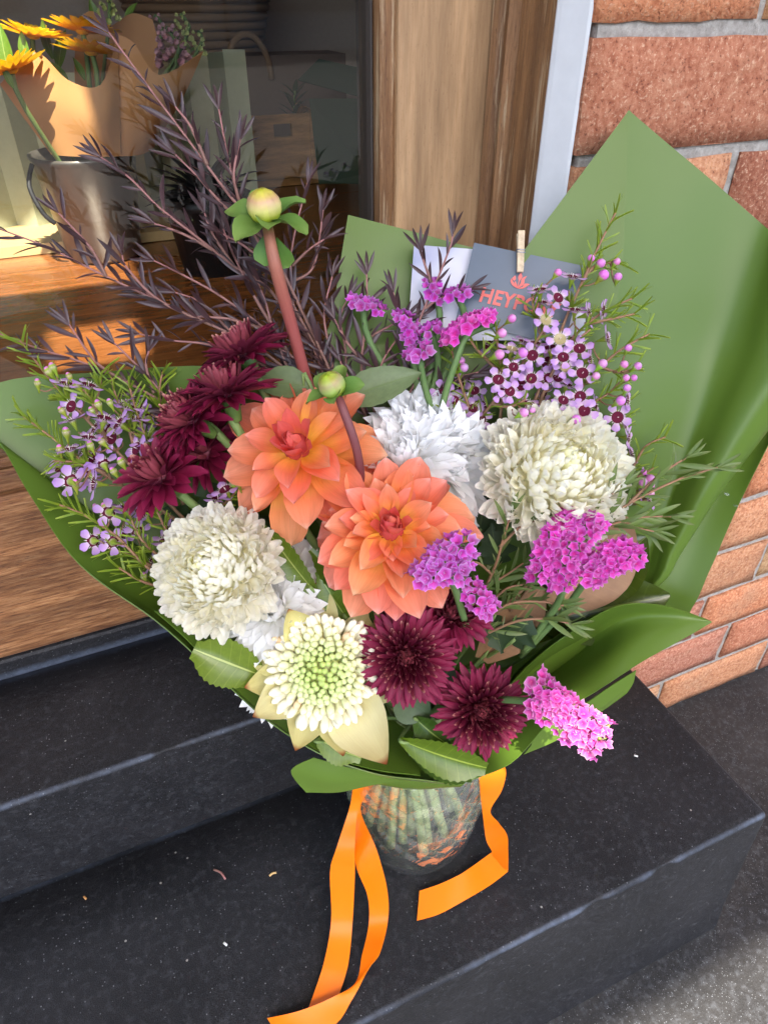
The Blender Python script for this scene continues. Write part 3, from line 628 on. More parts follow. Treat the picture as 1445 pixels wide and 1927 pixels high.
b.add(v, f); part('cut_glass_body', b.mesh('vase_body', M['glass'], False), vase)
part('water', lathe([(.0005, .0232), (.036, .0247), (.0525, .0312), (.0606, .046), (.0685, .09), (.0725, .140), (.0722, .141), (.0005, .141)], 40, V).mesh('water', M['water']), vase)
sb_ = MB()
for k in range(40):
    a = k*2.4; r0, r1 = .012 + .028*((k*7) % 11)/11, .008+.050*((k*5) % 9)/9
    b = MB(); b.tube([V + Vector((r1*math.cos(a+2.3), r1*math.sin(a+2.3), .030)), V + Vector((r1*.6*math.cos(a+2), r1*.6*math.sin(a+2), .11)), V + Vector((r0*math.cos(a), r0*math.sin(a), .212))], [.0052, .0046, .0036], 7, 4)
    sb_.put(b, Matrix())

solo('flower_stems', sb_.mesh('flower_stems', M['vstem']), 'pale green cut stems packed in the water of the glass vase', 'stems', kind='stuff')

# ---------------------------------------------------------------- green wrapping paper
wrap = thing('wrapping_paper', 'large matte green paper wrapped round the mixed bouquet', 'wrapping paper', NK)
def neck(a, r=.044, dz=0): return NK + Vector((r*math.cos(a), r*math.sin(a), dz))
def psheet(rows, n=6, label=None, amp=.7):
    b = surf(rows, n)
    for i, p in enumerate(b.v):                           # slight cockling of the film
        a = noise.noise(p*13 + Vector((3, 1, 7)))*.0030 + (abs(noise.noise(Vector((p.x*21, p.y*9, p.z*15))))**1.6)*.004
        b.v[i] = p + BCK*a*amp
    return thick(part('paper_sheet', b.mesh('paper_sheet', M['paper']), wrap, label=label), .0008)
# cone round the left and the front
rim = [(560, 700, .60), (385, 688, .585), (200, 700, .58), (0, 720, .565), (-60, 790, .56), (0, 832, .56), (60, 937, .558), (150, 1063, .556), (290, 1167, .556), (400, 1263, .558), (500, 1352, .563), (600, 1418, .57), (700, 1454, .575), (790, 1468, .578), (872, 1472, .58), (960, 1436, .58)]
rows = [[], [], [], []]
for (x, y, d) in rim:
    p = P(x, y, d); a = math.atan2(p.y-NK.y, p.x-NK.x); q = neck(a)
    outd = Vector((math.cos(a), math.sin(a), 0))
    rows[0].append(p); rows[1].append(p.lerp(q, .36) + outd*.008 - Vector((0, 0, .008))); rows[2].append(p.lerp(q, .7) + outd*.006 - Vector((0, 0, .006))); rows[3].append(q)
psheet(rows)
# second sheet of the same cone just inside the front lip
rows = [[], [], []]
for (x, y, d) in [(290, 1150, .552), (352, 1205, .556), (430, 1283, .562), (520, 1362, .569), (610, 1418, .575), (700, 1447, .579), (790, 1460, .583)]:
    p = P(x, y, d); a = math.atan2(p.y-NK.y, p.x-NK.x); q = neck(a, .040, .01)
    rows[0].append(p); rows[1].append(p.lerp(q, .5)); rows[2].append(q)
psheet(rows)
# back left sheet
psheet([[P(655, 405, .595), P(770, 434, .60), P(890, 465, .605), P(1020, 490, .605)], [P(628, 575, .60), P(750, 600, .61), P(880, 610, .615), P(1010, 620, .615)],
        [P(600, 800, .61), P(740, 820, .62), P(860, 830, .63), P(990, 830, .63)], [neck(2.2), neck(1.9), neck(1.6), neck(1.3)]])
# back right sheet with the rolled edge
def lerp3(a, b, t): return [tuple(x + (y-x)*t for x, y in zip(p, q)) for p, q in zip(a, b)]
e0 = [(985, 472, .575), (965, 620, .59), (935, 800, .605), (890, 1000, .625)]
e1 = [(1183, 207, .555), (1170, 500, .575), (1120, 800, .60), (1015, 1070, .625)]
e2 = [(1400, 392, .575), (1340, 640, .600), (1262, 900, .622), (1190, 1092, .642)]
cols = [e0, lerp3(e0, e1, .5), lerp3(e0, e1, .88), lerp3(e0, e1, .97), e1, lerp3(e1, e2, .03), lerp3(e1, e2, .12), lerp3(e1, e2, .55), e2,
        [(1450, 435, .572), (1385, 660, .592), (1285, 905, .615), (1212, 1098, .636)],
        [(1490, 470, .552), (1425, 675, .575), (1312, 910, .600), (1224, 1099, .628)],
        [(1540, 520, .545), (1465, 700, .566), (1332, 918, .594), (1232, 1100, .624)],
        [(1585, 570, .555), (1497, 722, .574), (1349, 926, .600), (1240, 1100, .627)],
        [(1590, 590, .575), (1500, 735, .592), (1352, 932, .613), (1242, 1100, .633)],
        [(1560, 590, .590), (1470, 735, .605), (1335, 932, .622), (1236, 1100, .638)]]
def dense(c):
    o = [c[0]]
    for a, b_ in zip(c, c[1:]): o += [tuple(x + (y-x)*t for x, y in zip(a, b_)) for t in (.34, .67, 1)]
    return o
cols = [dense(c) for c in cols]; NC = len(cols)
rows = [[P(*c[i]) for c in cols] for i in range(10)]
nk_ = [neck(1.5 - 1.5*k/(NC-1), .046) for k in range(NC)]
rows += [[a.lerp(b_, t) for a, b_ in zip(rows[9], nk_)] for t in (.25, .6, 1)]
psheet(rows, 4, None, .3)
cols = [[(1480, 560, .605), (1400, 720, .625), (1290, 930, .638), (1250, 1020, .644), (1220, 1100, .648)], [(1540, 640, .602), (1450, 770, .620), (1335, 960, .634), (1298, 1040, .640), (1262, 1118, .645)], [(1560, 610, .592), (1447, 832, .612), (1371, 990, .626), (1336, 1070, .632), (1302, 1145, .637)]]
psheet([[P(*c[i]) for c in cols] for i in range(5)] + [[P(1180, 1160, .66), P(1210, 1190, .66), P(1240, 1215, .655)]] + [[neck(.3 - .35*k, .05) for k in range(3)]])
# broad flap folded forward at the right
cols = [[(866, 1473, .577), (868, 1440, .60), (872, 1400, .62), (880, 1360, .63)],
        [(960, 1437, .573), (950, 1392, .59), (940, 1335, .62), (945, 1300, .632)],
        [(1040, 1353, .57), (1030, 1315, .592), (1010, 1272, .650), (1002, 1245, .606)],
        [(1120, 1301, .57), (1108, 1262, .588), (1085, 1222, .638), (1066, 1196, .586)],
        [(1200, 1251, .572), (1190, 1208, .582), (1172, 1166, .602), (1160, 1142, .578)],
        [(1275, 1209, .576), (1270, 1184, .580), (1262, 1158, .585), (1250, 1140, .580)],
        [(1341, 1171, .58), (1340, 1170.5, .58), (1339, 1170, .58), (1338, 1169, .58)]]
psheet([[P(*c[i]) for c in cols] for i in range(4)], label='flap of green paper folded forward into a pointed tip')
psheet([[P(900, 1345, .64), P(980, 1255, .628), P(1050, 1195, .615), P(1130, 1152, .605)], [P(930, 1350, .65), P(1010, 1280, .64), P(1080, 1225, .63), P(1160, 1172, .62)], [P(920, 1385, .66), P(990, 1330, .66), P(1060, 1280, .65), P(1150, 1215, .64)]])
psheet([[P(1000, 1378, .595), P(1090, 1330, .595), P(1150, 1290, .592), P(1197, 1262, .59)], [P(1000, 1400, .605), P(1080, 1362, .605), P(1140, 1325, .600), P(1192, 1285, .594)], [P(985, 1420, .61), P(1050, 1392, .612), P(1120, 1348, .61), P(1180, 1305, .598)]])
psheet([[P(590, 1425, .588), P(650, 1442, .595), P(710, 1455, .605), P(770, 1462, .612)], [P(548, 1450, .588), P(630, 1468, .595), P(700, 1464, .605), P(768, 1466, .612)], [P(576, 1491, .60), P(640, 1490, .605), P(705, 1476, .61), P(765, 1470, .615)]], label='tail of green paper sticking out below the front lip')
psheet([[P(690, 1455, .605), P(780, 1462, .61), P(880, 1468, .61)], [P(715, 1474, .622), P(785, 1484, .632), P(865, 1476, .625)], [neck(-2.2, .05, -.006), neck(-1.6, .05, -.008), neck(-1, .05, -.006)]])
# water drops
b = MB(); b.sphere((0, 0, 0), .0024, 8, 5, 0, None, .6); dm = b.mesh('water_drop', M['glass'])
for (x, y, d) in [(1368, 930, .628), (1384, 951, .628)]:
    o = solo('water_drop', dm, 'upper water drop on the right edge of green paper' if y < 940 else 'lower water drop on the right edge of green paper', 'water drop'); o.location = P(x, y, d-.004)

# ---------------------------------------------------------------- ribbons
def rib(edges):
    q = cr([tuple(P0) + tuple(P1) for P0, P1 in edges], 6); b = MB(); v = []; u = []
    for i, e in enumerate(q):
        a, c_ = Vector(e[:3]), Vector(e[3:]); up = (c_-a).cross(BCK)
        for k in range(4): v.append(a.lerp(c_, k/3)); u.append((k/3, i/(len(q)-1)))
    b.add(v, [(i*4+k, i*4+k+1, i*4+k+5, i*4+k+4) for i in range(len(q)-1) for k in range(3)], u); return b
def zx(cx, cy, z): return PZ(480 + cx/2.408, 1400 + cy/2.408, z)
def D(cx, cy, d): return P(480 + cx/2.408, 1400 + cy/2.408, d)
rb1 = thing('ribbon', 'orange satin ribbon with two long tails hanging left of the vase', 'ribbon', zx(440, 300, .1))
thick(part('ribbon_tail', rib([(D(470, 100, .655), D(590, 100, .66)), (D(445, 190, .665), D(552, 168, .665)), (D(428, 290, .685), D(470, 290, .685)), (zx(370, 470, .105), zx(452, 470, .110)), (zx(340, 580, .078), zx(452, 590, .080)), (zx(345, 800, .026), zx(442, 800, .028)), (zx(310, 1000, .008), zx(422, 1000, .010)), (zx(240, 1205, .005), zx(380, 1140, .005))]).mesh('ribbon', M['ribbon']), rb1), .0006)
thick(part('ribbon_tail', rib([(D(450, 200, .68), D(530, 195, .68)), (D(442, 320, .70), D(478, 300, .70)), (zx(455, 540, .085), zx(550, 480, .105)), (zx(510, 690, .045), zx(598, 660, .060)), (zx(515, 820, .020), zx(602, 800, .028)), (zx(485, 960, .014), zx(565, 950, .022)), (zx(455, 1085, .012), zx(518, 1015, .018)), (zx(350, 1150, .014), zx(440, 1160, .010)), (zx(200, 1212, .012), zx(345, 1285, .006)), (zx(55, 1245, .006), zx(110, 1340, .004))]).mesh('ribbon', M['ribbon']), rb1), .0006)
rb2 = thing('ribbon', 'orange satin ribbon twisting down right of the vase to a folded end', 'ribbon', zx(1080, 400, .06))
thick(part('ribbon_tail', rib([(D(1000, 120, .645), D(1100, 70, .65)), (D(1016, 170, .655), D(1136, 118, .655)), (D(1020, 230, .675), D(1118, 210, .675)), (D(1028, 290, .69), D(1066, 305, .69)), (D(1036, 360, .705), D(1105, 362, .70)), (zx(1048, 440, .055), zx(1142, 415, .075)), (zx(1075, 492, .024), zx(1146, 480, .050)), (zx(1085, 545, .006), zx(1146, 575, .018))]).mesh('ribbon', M['ribbon']), rb2), .0006)
thick(part('ribbon_tail', rib([(zx(1078, 488, .018), zx(1146, 580, .013)), (zx(1000, 545, .012), zx(1060, 645, .006)), (zx(930, 592, .014), zx(930, 722, .004)), (zx(840, 635, .012), zx(830, 775, .003)), (zx(745, 668, .010), zx(733, 803, .002))]).mesh('ribbon', M['ribbon']), rb2), .0006)
# small debris on the steps
for (x, y, z, lab, nm, mt, pts) in [(412, 1645, 0, 'thin curled pinkish twig lying on the lower step', 'twig', 'agtwig', [(-10, -8), (4, -2), (12, 10)]), (513, 1646, 0, 'tiny pale straw scrap near the left ribbon', 'straw_scrap', 'straw', [(-6, 3), (0, -2), (7, -3)]), (160, 1691, 0, 'tiny orange crumb on the lower step', 'crumb', 'crate', [(-2, -3), (2, 2)]), (424, 1777, 0, 'tiny white petal scrap on the lower step', 'petal_scrap', 'white', [(-3, -2), (3, 3)]), (1196, 1423, 0, 'white petal scrap right of the pink statice', 'petal_scrap', 'white', [(-3, -1), (4, 1)])]:
    b = MB(); b.tube([PZ(x+a, y+c_, .0015) for a, c_ in pts], [.0012]*len(pts), 5, 3); solo(nm, b.mesh(nm, M[mt]), lab, 'debris')

# ---------------------------------------------------------------- flowers of the bouquet
GRP = 'flowers in the bouquet'
def stem_to(parent, p, axis, r0, mat, via=None, r1=None):
    b = MB(); q = NK + Vector((rnd.uniform(-.02, .02), rnd.uniform(-.02, .02), 0))
    m_ = via or (p.lerp(q, .5) - axis*.03)
    b.tube([q, m_, p - axis*.02, p], [r1 or r0, r0, r0, r0], 8, 5); return part('stem', b.mesh('stem', mat), parent)
J = lambda a: rnd.uniform(-a, a)

# dahlias
dl = {}
for k_, (pk_, mt_) in enumerate([('o', 'coral'), ('i', 'coral_in')]):
    for s in range(3):
        dl[pk_, s] = petal_mb(1, .52 if pk_ == 'o' else .46, 8, 6, prof_pt(.58, .02, .34, .62), [.10, -.05, .2][s], [-.5, .25, -.2][s] if pk_ == 'o' else [.5, .3, .65][s], [.5, .42, .66][s], .045, s, .16).mesh('petal', M[mt_])
def dahlia(label, pos, axis, rings, spin, droop=0):
    t_ = thing('dahlia', label, 'dahlia', pos, GRP); H = frame(pos, axis, spin)
    for i, (n, e, L, rb, zb, inner) in enumerate(rings):
        for k in range(n):
            ph = 2*PI*(k + .5*(i % 2))/n + J(.09)
            dn = math.cos(ph + spin)                      # petals that hang below the head sit lower
            s = L*.93*(1+J(.14)); c = 1 + J(.08); g_ = 1 + J(.2)
            part('petal', dl['i' if inner else 'o', rnd.randrange(3)], t_, ring(H, ph, e + J(.09), rb, zb, J(.22), (s*(1+J(.08)), s, s)), (c, c*g_, c))
    b = MB(); b.sphere((0, 0, 0), 1, 12, 8); part('flower_centre', b.mesh('flower_centre', M['coral_in']), t_, H @ Matrix.Translation((0, 0, .006)) @ Matrix.Diagonal((.011, .011, .014, 1)), (.7, .5, .6))
    b = MB(); b.tube([pos - axis*.012, pos - axis*.02, pos-axis*.03], [.012, .012, .004], 10, 3); part('calyx', b.mesh('calyx', M['calyx']), t_)
    stem_to(t_, pos-axis*.02, axis, .005, M['darkstem'])
DR = [(12, -.28, .060, .008, -.008, 0), (12, -.02, .058, .008, -.003, 0), (12, .20, .051, .007, .001, 0), (11, .42, .042, .007, .004, 0), (10, .68, .034, .006, .006, 0), (9, 1.0, .027, .005, .008, 1), (7, 1.3, .022, .004, .009, 1), (6, 1.5, .018, .002, .010, 1)]
dahlia('coral orange dahlia left of the white flowers, crossed by a small bud stem', P(565, 848, .545), AX(-.22, .30, .93), [(9, -.32, .064, .008, -.008, 0), (9, -.03, .062, .008, -.003, 0), (8, .22, .053, .007, .001, 0), (7, .5, .042, .007, .004, 0), (6, .85, .034, .006, .006, 1), (6, 1.2, .027, .004, .008, 1), (5, 1.45, .020, .002, .010, 1)], .35)
dahlia('fuller coral orange dahlia with dark pink heart, lower of the two', P(736, 1002, .528), AX(.0, .34, .94), DR + [(9, -.60, .058, .008, -.012, 0)], .1)

# chrysanthemums
def mum_mesh(mt_, L, W, curl, cup, fold, n=3, nl=5, prof=None, a0=0):
    return [petal_mb(L, W, nl, 2, prof or prof_pt(.55, .3, .45, .5), a0, curl*(.7+.3*s), cup, .02, s, fold).mesh('petal', M[mt_]) for s in range(n)]
CREAM = mum_mesh('cream', 1, .44, 1.5, .6, 0, nl=6, prof=prof_pt(.62, .34, .55, .5), a0=-.25); CREAMI = mum_mesh('cream_in', 1, .42, 1.1, .8, 0)
WHITE = mum_mesh('white', 1, .36, .2, .5, 0, prof=prof_pt(.5, 0, .4, .7)); WHITEC = mum_mesh('white', 1, .34, .8, .6, 0)
BURG = mum_mesh('burg', 1, .25, -.05, .8, 0, prof=prof_pt(.55, .14, .4, .6)); BURGI = mum_mesh('burg_in', 1, .19, .75, 1.2, 0, prof=prof_pt(.6, .35, .6, .6))
def mum(name, label, pos, axis, N, tmax, core, lens, meshes, split, widths=(1, 1), squash=1, up=.0, jit=.12, mat_stem='stem', tint=(1, 1, 1), spin=0, droop=0, yellow=0, fill=0):
    """petals on a spiral from the whorl (theta 0) to the collar (theta tmax)"""
    t_ = thing(name, label, 'chrysanthemum', pos, GRP); H = frame(pos, axis, spin)
    c1 = math.cos(tmax)
    for i in range(N):
        t = (i+.5)/N; th = math.acos(1 - t*(1-c1)); fi = i*2.399963
        L = lens[0] + (lens[1]-lens[0])*t**.8; L *= 1 + J(.12)
        W = widths[0] + (widths[1]-widths[0])*t
        e = PI/2 - th + up*(1-t) - droop*t*t + J(jit)
        ms = meshes[0] if t < split else meshes[1]
        sh = 1 + J(.04)
        part('petal', ms[i % len(ms)], t_, ring(H, fi + J(.08), e, core*math.sin(th), core*math.cos(th)*squash, J(.3), (L*W, L, L)), (tint[0]*sh, tint[1]*sh, tint[2]*sh*(1 - yellow*(1-t))))
    if fill:
        fb = MB(); src = petal_mb(1, .44, 4, 2, prof_pt(.58, .2, .5, .55), 0, .9, .7, .02, 5)
        for i in range(fill):
            t = (i+.5)/fill; th = math.acos(1 - t*(1-c1)); L = (lens[0] + (lens[1]-lens[0])*t**.8)*(.93+J(.1))
            fb.put(src, ring(Matrix(), i*2.399963+1.2, PI/2 - th - droop*t*t + J(jit*1.3), core*math.sin(th), core*math.cos(th)*squash, J(.4), (L*.9, L, L)))
        part('inner_petals', fb.mesh('inner_petals', meshes[1][0].materials[0]), t_, H, tint, kind='stuff')
    b = MB(); b.sphere((0, 0, 0), core*.98, 12, 8, 0, None, squash); part('flower_centre', b.mesh('flower_centre', meshes[0][0].materials[0]), t_, H, tint)
    b = MB(); b.tube([Vector((0, 0, -core*.2)), Vector((0, 0, -core-.004)), Vector((0, 0, -core-.012))], [core*.8, core*.6, .004], 12, 3); part('calyx', b.mesh('calyx', M['calyx']), t_, H, (.6, .7, .7))
    stem_to(t_, pos - axis*(core+.005), axis, .0035, M[mat_stem]); return t_
mum('chrysanthemum', 'cream white ball chrysanthemum at the left rim of the paper', P(412, 1072, .548), AX(-.24, .24, .94), 298, 1.95, .030, (.013, .029), (CREAMI, CREAM), .03, (.95, .85), .90, 0, .13, yellow=.10, fill=260)
mum('chrysanthemum', 'cream ball chrysanthemum at right under the waxflowers', P(1042, 895, .563), AX(.20, .34, .92), 300, 1.95, .037, (.015, .034), (CREAMI, CREAM), .05, (.95, .85), .82, 0, .13, tint=(1.0, 1.0, 1.0), yellow=.12, fill=280)
mum('chrysanthemum', 'white chrysanthemum with ragged petals pointing up behind the dahlias', P(800, 822, .590), AX(.1, .62, .78), 150, 1.75, .014, (.018, .042), (WHITEC, WHITE), .2, (1.2, 1), .7, 0, .26, tint=(.98, .99, 1.0), fill=60)
mum('chrysanthemum', 'white chrysanthemum pressed against the upper right of the lower dahlia', P(765, 868, .565), AX(-.25, .5, .83), 170, 1.6, .014, (.015, .036), (WHITEC, WHITE), .3, (1, 1), .7, 0, .15)
mum('chrysanthemum', 'white chrysanthemum with long loose petals trailing to the right', P(838, 882, .585), AX(.45, .15, .88), 140, 1.75, .014, (.020, .052), (WHITEC, WHITE), .2, (1, .8), .7, 0, .25)
mum('chrysanthemum', 'white chrysanthemum between the left cream ball and the waratah', P(517, 1148, .571), AX(-.15, .35, .92), 170, 1.7, .014, (.015, .034), (WHITEC, WHITE), .3, (1, 1.05), .8, 0, .16)
mum('chrysanthemum', 'shaded white chrysanthemum deep below the serrated leaves', P(572, 1100, .60), AX(0, .3, .95), 90, 1.6, .013, (.018, .034), (WHITEC, WHITE), .2, (1, 1.2), .7, 0, .16)
mum('chrysanthemum', 'white chrysanthemum mostly hidden under the left waratah bracts', P(520, 1283, .592), AX(-.3, .1, .95), 80, 1.7, .013, (.014, .026), (WHITEC, WHITE), .2, (1, 1), .7, 0, .2)
BUR = dict(mat_stem='stem', jit=.14)
def burg(label, pos, axis, N, core, l0, l1, tmax=1.75, split=.42, wid=(1.15, 1.05), **k): mum('chrysanthemum', label, pos, axis, N, tmax, core, (l0, l1), (BURGI, BURG), split, wid, .7, .15, **{**BUR, **k})
burg('burgundy chrysanthemum seen from the side, highest at left behind the stem', P(458, 668, .555), AX(-.42, .80, .35), 150, .010, .012, .031, 1.8)
burg('burgundy chrysanthemum in profile just below the highest burgundy one', P(428, 742, .540), AX(-.25, .86, .36), 150, .010, .012, .032, 1.75)
burg('burgundy chrysanthemum facing left, middle of the left cluster', P(362, 790, .550), AX(-.62, .45, .60), 150, .010, .012, .031, 1.8)
burg('burgundy chrysanthemum lowest of the left cluster beside the waxflower', P(303, 898, .545), AX(-.42, .52, .72), 80, .010, .015, .030, 1.7, .35, (1.25, 1.5))
burg('burgundy chrysanthemum half hidden behind the left burgundy cluster', P(384, 850, .588), AX(-.4, .2, .9), 70, .010, .014, .032, 1.7)
burg('burgundy chrysanthemum with spread petals between waratah and purple statice', P(764, 1236, .540), AX(-.02, .08, 1), 240, .010, .007, .0325, 1.85, .62, (1.0, .85))
burg('small burgundy chrysanthemum tucked below the magenta statice', P(850, 1152, .565), AX(.15, .45, .85), 170, .009, .008, .027, 1.8, .6)
burg('burgundy chrysanthemum at the lower right lip of the paper', P(906, 1338, .555), AX(.06, .05, 1), 230, .010, .007, .030, 1.85, .62, (1.0, .88))

# waratah: knobbed florets over a dome, pale bracts below
def floret_mesh(hook, L):
    b = MB(); pts = []; y = z = 0; n = 7
    for i in range(n+1):
        a = hook*(i/n)**1.5
        if i: y += math.sin(a)*L/n; z += math.cos(a)*L/n
        pts.append((0, y, z))
    b.tube(pts, [.0019, .0019, .0020, .0025, .0033, .0038, .0034, .0012], 8, 2); return b.mesh('floret', M['floret'])
FL = [floret_mesh(-.15, .012), floret_mesh(-.5, .014), floret_mesh(-.6, .021), floret_mesh(-.95, .029)]
wp, wa = P(608, 1262, .548), AX(-.03, .12, .99)
wt = thing('waratah', 'pale green and cream waratah with knobbed florets at lower left', 'waratah', wp, GRP); H = frame(wp, wa, .4) @ Matrix.Scale(.86, 4)
NF = 210
for i in range(NF):
    t = (i+.5)/NF; th = 1.62*t**.54; fi = i*2.399963; r = .0245
    m_ = FL[0 if t < .25 else 1 if t < .5 else 2 if t < .75 else 3]; s = (.74 + .36*t)*(1+J(.1))
    a = min(1, t*2.2)
    col = (.50 + .48*min(1, t*1.5), .66+.30*min(1, t*1.6), .20 + .72*min(1, t*1.25))
    if rnd.random() < .04 and t > .6: col = (.85, .66, .5)
    part('floret', m_, wt, ring(H, fi + PI, PI/2 - th - PI/2 + J(.08), r*math.sin(th), r*math.cos(th)*.72 - .002, J(.2), (s, s, s)) if False else H @ Matrix.Rotation(fi, 4, 'Z') @ Matrix.Translation((0, r*math.sin(th), r*math.cos(th)*.72-.004)) @ Matrix.Rotation(-th*1.02 + J(.12), 4, 'X') @ Matrix.Rotation(J(.2), 4, 'Y') @ Matrix.Scale(s, 4), col)
b = MB(); b.sphere((0, 0, -.004), .0255, 20, 10, 0, None, .72); part('flower_core', b.mesh('core', M['floret']), wt, H, (.50, .56, .22))
BR = [petal_mb(1, .64, 10, 6, prof_pt(.42, 0, .45, .9), a0, a1, .5, .02, s).mesh('bract', M['bract']) for s, (a0, a1) in enumerate([(-.1, .7), (0, -.3), (.1, .9)])]
for (x, y, L, z, lean, k, c) in [(752, 1448, .072, -.012, .55, 0, (1, .97, 1)), (510, 1340, .050, -.008, .3, 2, (1, 1, 1)), (478, 1232, .050, -.006, .3, 1, (1, 1, .85)), (592, 1122, .052, -.006, .3, 1, (1, 1, .9)), (555, 1172, .046, -.008, .4, 2, (1, 1, .8)), (640, 1392, .050, -.012, .3, 0, (1, 1, .9)), (500, 1290, .046, -.010, .3, 0, (1, 1, .85)), (700, 1180, .046, -.010, .2, 1, (1, 1, .9)), (760, 1310, .05, -.012, .2, 1, (1, 1, .95)), (570, 1400, .05, -.014, .2, 2, (1, 1, .9))]:
    d = P(x, y-8, .555) - wp; d -= wa*d.dot(wa); o = wp + wa*z + d.normalized()*.016
    part('bract', BR[k], wt, along(o, d.normalized() - wa*(.35-lean), wa, J(.15), L*1.05), c)
stem_to(wt, wp - wa*.02, wa, .006, M['stem'])

# dahlia buds
def bud(label, pos, axis, r, via, root, rr, smat, nb, sepals, tint=(1, 1, 1)):
    t_ = thing('dahlia_bud', label, 'flower bud', pos, GRP); H = frame(pos, axis, .3)
    pm_ = MB(); v = []; u = []; f = []
    for i in range(9):
        th = PI*.93*(1 - i/8)
        for j in range(5):
            a = (j/4-.5)*2*PI/nb*1.25; q = 1 + .05*math.cos((j/4-.5)*PI)
            v.append(Vector((math.sin(a)*math.sin(th)*q, math.cos(a)*math.sin(th)*q, math.cos(th)*1.02))); u.append((j/4, i/8))
    f = [(i*5+j, i*5+j+1, i*5+j+6, i*5+j+5) for i in range(8) for j in range(4)]; pm_.add(v, f, u); me = pm_.mesh('bud_petal', M['budp'])
    for k in range(nb): part('bud_petal', me, t_, H @ Matrix.Rotation(2*PI*k/nb, 4, 'Z') @ Matrix.Rotation(J(.04), 4, 'X') @ Matrix.Scale(r*(1-.02*(k % 2)), 4), (tint[0]*(1+J(.08)), tint[1]*(1+J(.08)), tint[2]))
    sm = petal_mb(1, .75, 7, 4, prof_pt(.5, .05, .45, .7), .2, -.9, .4, .09, 3).mesh('sepal', M['calyx'])
    for (phi, e, L) in sepals: part('sepal', sm, t_, ring(H, phi, e, r*.45, -r*.85, J(.3), (r*L*1.2,)*3), (.75+J(.1), .9, .8))
    b = MB(); b.tube([root, *via, pos - axis*r*.9], [rr*1.1]*(len(via)+1) + [rr*.85], 10, 6); part('stem', b.mesh('stem', smat), t_); return t_
bp_, ba = P(497, 388, .50), AX(-.05, .72, .69)
tb = bud('plump green and yellow dahlia bud on a tall thick red stem', bp_, ba, .0120, [P(640, 900, .630), P(583, 735, .573), P(548, 610, .540), P(518, 500, .513)], NK, .0043, M['redstem'], 8, [(.3, .7, 1.9), (1.5, .5, 1.9), (2.7, .2, 2.0), (3.5, .5, 1.7), (4.4, .1, 2.0), (5.4, .5, 2.0)])
sm = petal_mb(.022, .018, 7, 4, prof_round(.4), .1, -.5, .3).mesh('stem_leaf', M['calyx'])
for (x, y, x2, y2) in [(508, 442, 492, 498), (515, 450, 532, 488)]: part('stem_leaf', sm, tb, along(P(x, y, .511), P(x2, y2, .515)-P(x, y, .511), BCK, .4), (.6, .85, .7))
sb = bud('small green dahlia bud on a thin curved maroon stem over the dahlia', P(624, 724, .510), AX(-.35, .55, .75), .0098, [P(684, 940, .545), P(672, 850, .520), P(645, 768, .512)], P(700, 1050, .60), .0030, M['darkstem'], 7, [(.2, .6, 1.6), (1.3, .7, 1.6), (2.5, .6, 1.7), (3.8, .8, 1.6), (5, .5, 1.8)], (.62, .85, .7))

# leaves: magnolia, waratah, dahlia, chrysanthemum
def leaf(name, label, base, tip, W, mat, up, roll=0, a1=-.3, cup=.25, serr=0, prof=None, nl=16, cat='leaf', group=None, col=None, stalk=True, wav=.02):
    t_ = thing(name, label, cat, base, group); L = (tip-base).length
    me = petal_mb(L, W, nl, 6, prof or prof_pt(.5, 0, .12), -a1*.45, a1, cup, wav, rnd.randrange(99), .12, serr).mesh('leaf_blade', mat)
    part('leaf_blade', me, t_, along(base, tip-base, up, roll), col or (1, 1, 1))
    if stalk: b = MB(); b.tube([NK + Vector((J(.02), J(.02), 0)), base.lerp(NK, .5) - BCK*.01, base, base.lerp(tip, .12)], [.002, .002, .0017, .001], 6, 4); part('stalk', b.mesh('stalk', M['stem']), t_)
    return t_
SR = prof_pt(.62, .42, .15, .6)
leaf('waratah_leaf', 'broad bright serrated leaf pointing left over the paper rim', P(505, 1276, .562), P(364, 1222, .545), .036, M['wleaf'], BCK, .1, -.3, .25, .07, prof=SR, nl=26)
leaf('waratah_leaf', 'long serrated green leaf rising between left cream ball and dahlia', P(598, 1120, .563), P(492, 984, .548), .021, M['wleaf'], BCK, -.3, -.3, .3, .09, nl=26, prof=prof_pt(.55, .12, .3), col=(.8, .85, .9))
leaf('waratah_leaf', 'serrated leaf beside the lower dahlia, upper of the short pair', P(672, 1130, .572), P(584, 1034, .562), .022, M['wleaf'], BCK, .3, -.35, .3, .09, nl=24, prof=prof_pt(.55, .2, .3), col=(.6, .75, .8))
leaf('waratah_leaf', 'serrated leaf just above the waratah, lower of the short pair', P(655, 1168, .568), P(596, 1076, .560), .020, M['wleaf'], BCK, -.1, -.3, .25, .09, nl=24, prof=prof_pt(.5, .2, .35), col=(.8, .95, .9))
leaf('waratah_leaf', 'small dark leaf wedged between dahlia and waratah', P(692, 1190, .575), P(684, 1128, .57), .014, M['wleafd'], BCK)
leaf('waratah_leaf', 'chewed yellow green leaf under the waratah at the front lip', P(600, 1392, .572), P(680, 1428, .566), .024, M['wleaf'], BCK, .2, -.3, .2, .10, prof=prof_pt(.5, .4, .4), nl=20)
leaf('waratah_leaf', 'long serrated leaf lying on the front lip below the burgundy flowers', P(752, 1392, .578), P(916, 1448, .566), .030, M['wleaf'], BCK, .2, -.4, .3, .09, prof=SR, nl=26, col=(.72, .82, .4))
leaf('waratah_leaf', 'dark serrated leaf under the long front leaf', P(770, 1415, .590), P(890, 1462, .575), .024, M['wleafd'], BCK, -.2, -.4, .3, .09, prof=SR, nl=26)
leaf('waratah_leaf', 'dark curled leaf between the two large burgundy chrysanthemums', P(780, 1350, .585), P(850, 1408, .572), .026, M['wleafd'], BCK, .3, -.6, .35, .04, col=(1, 1.1, 1))
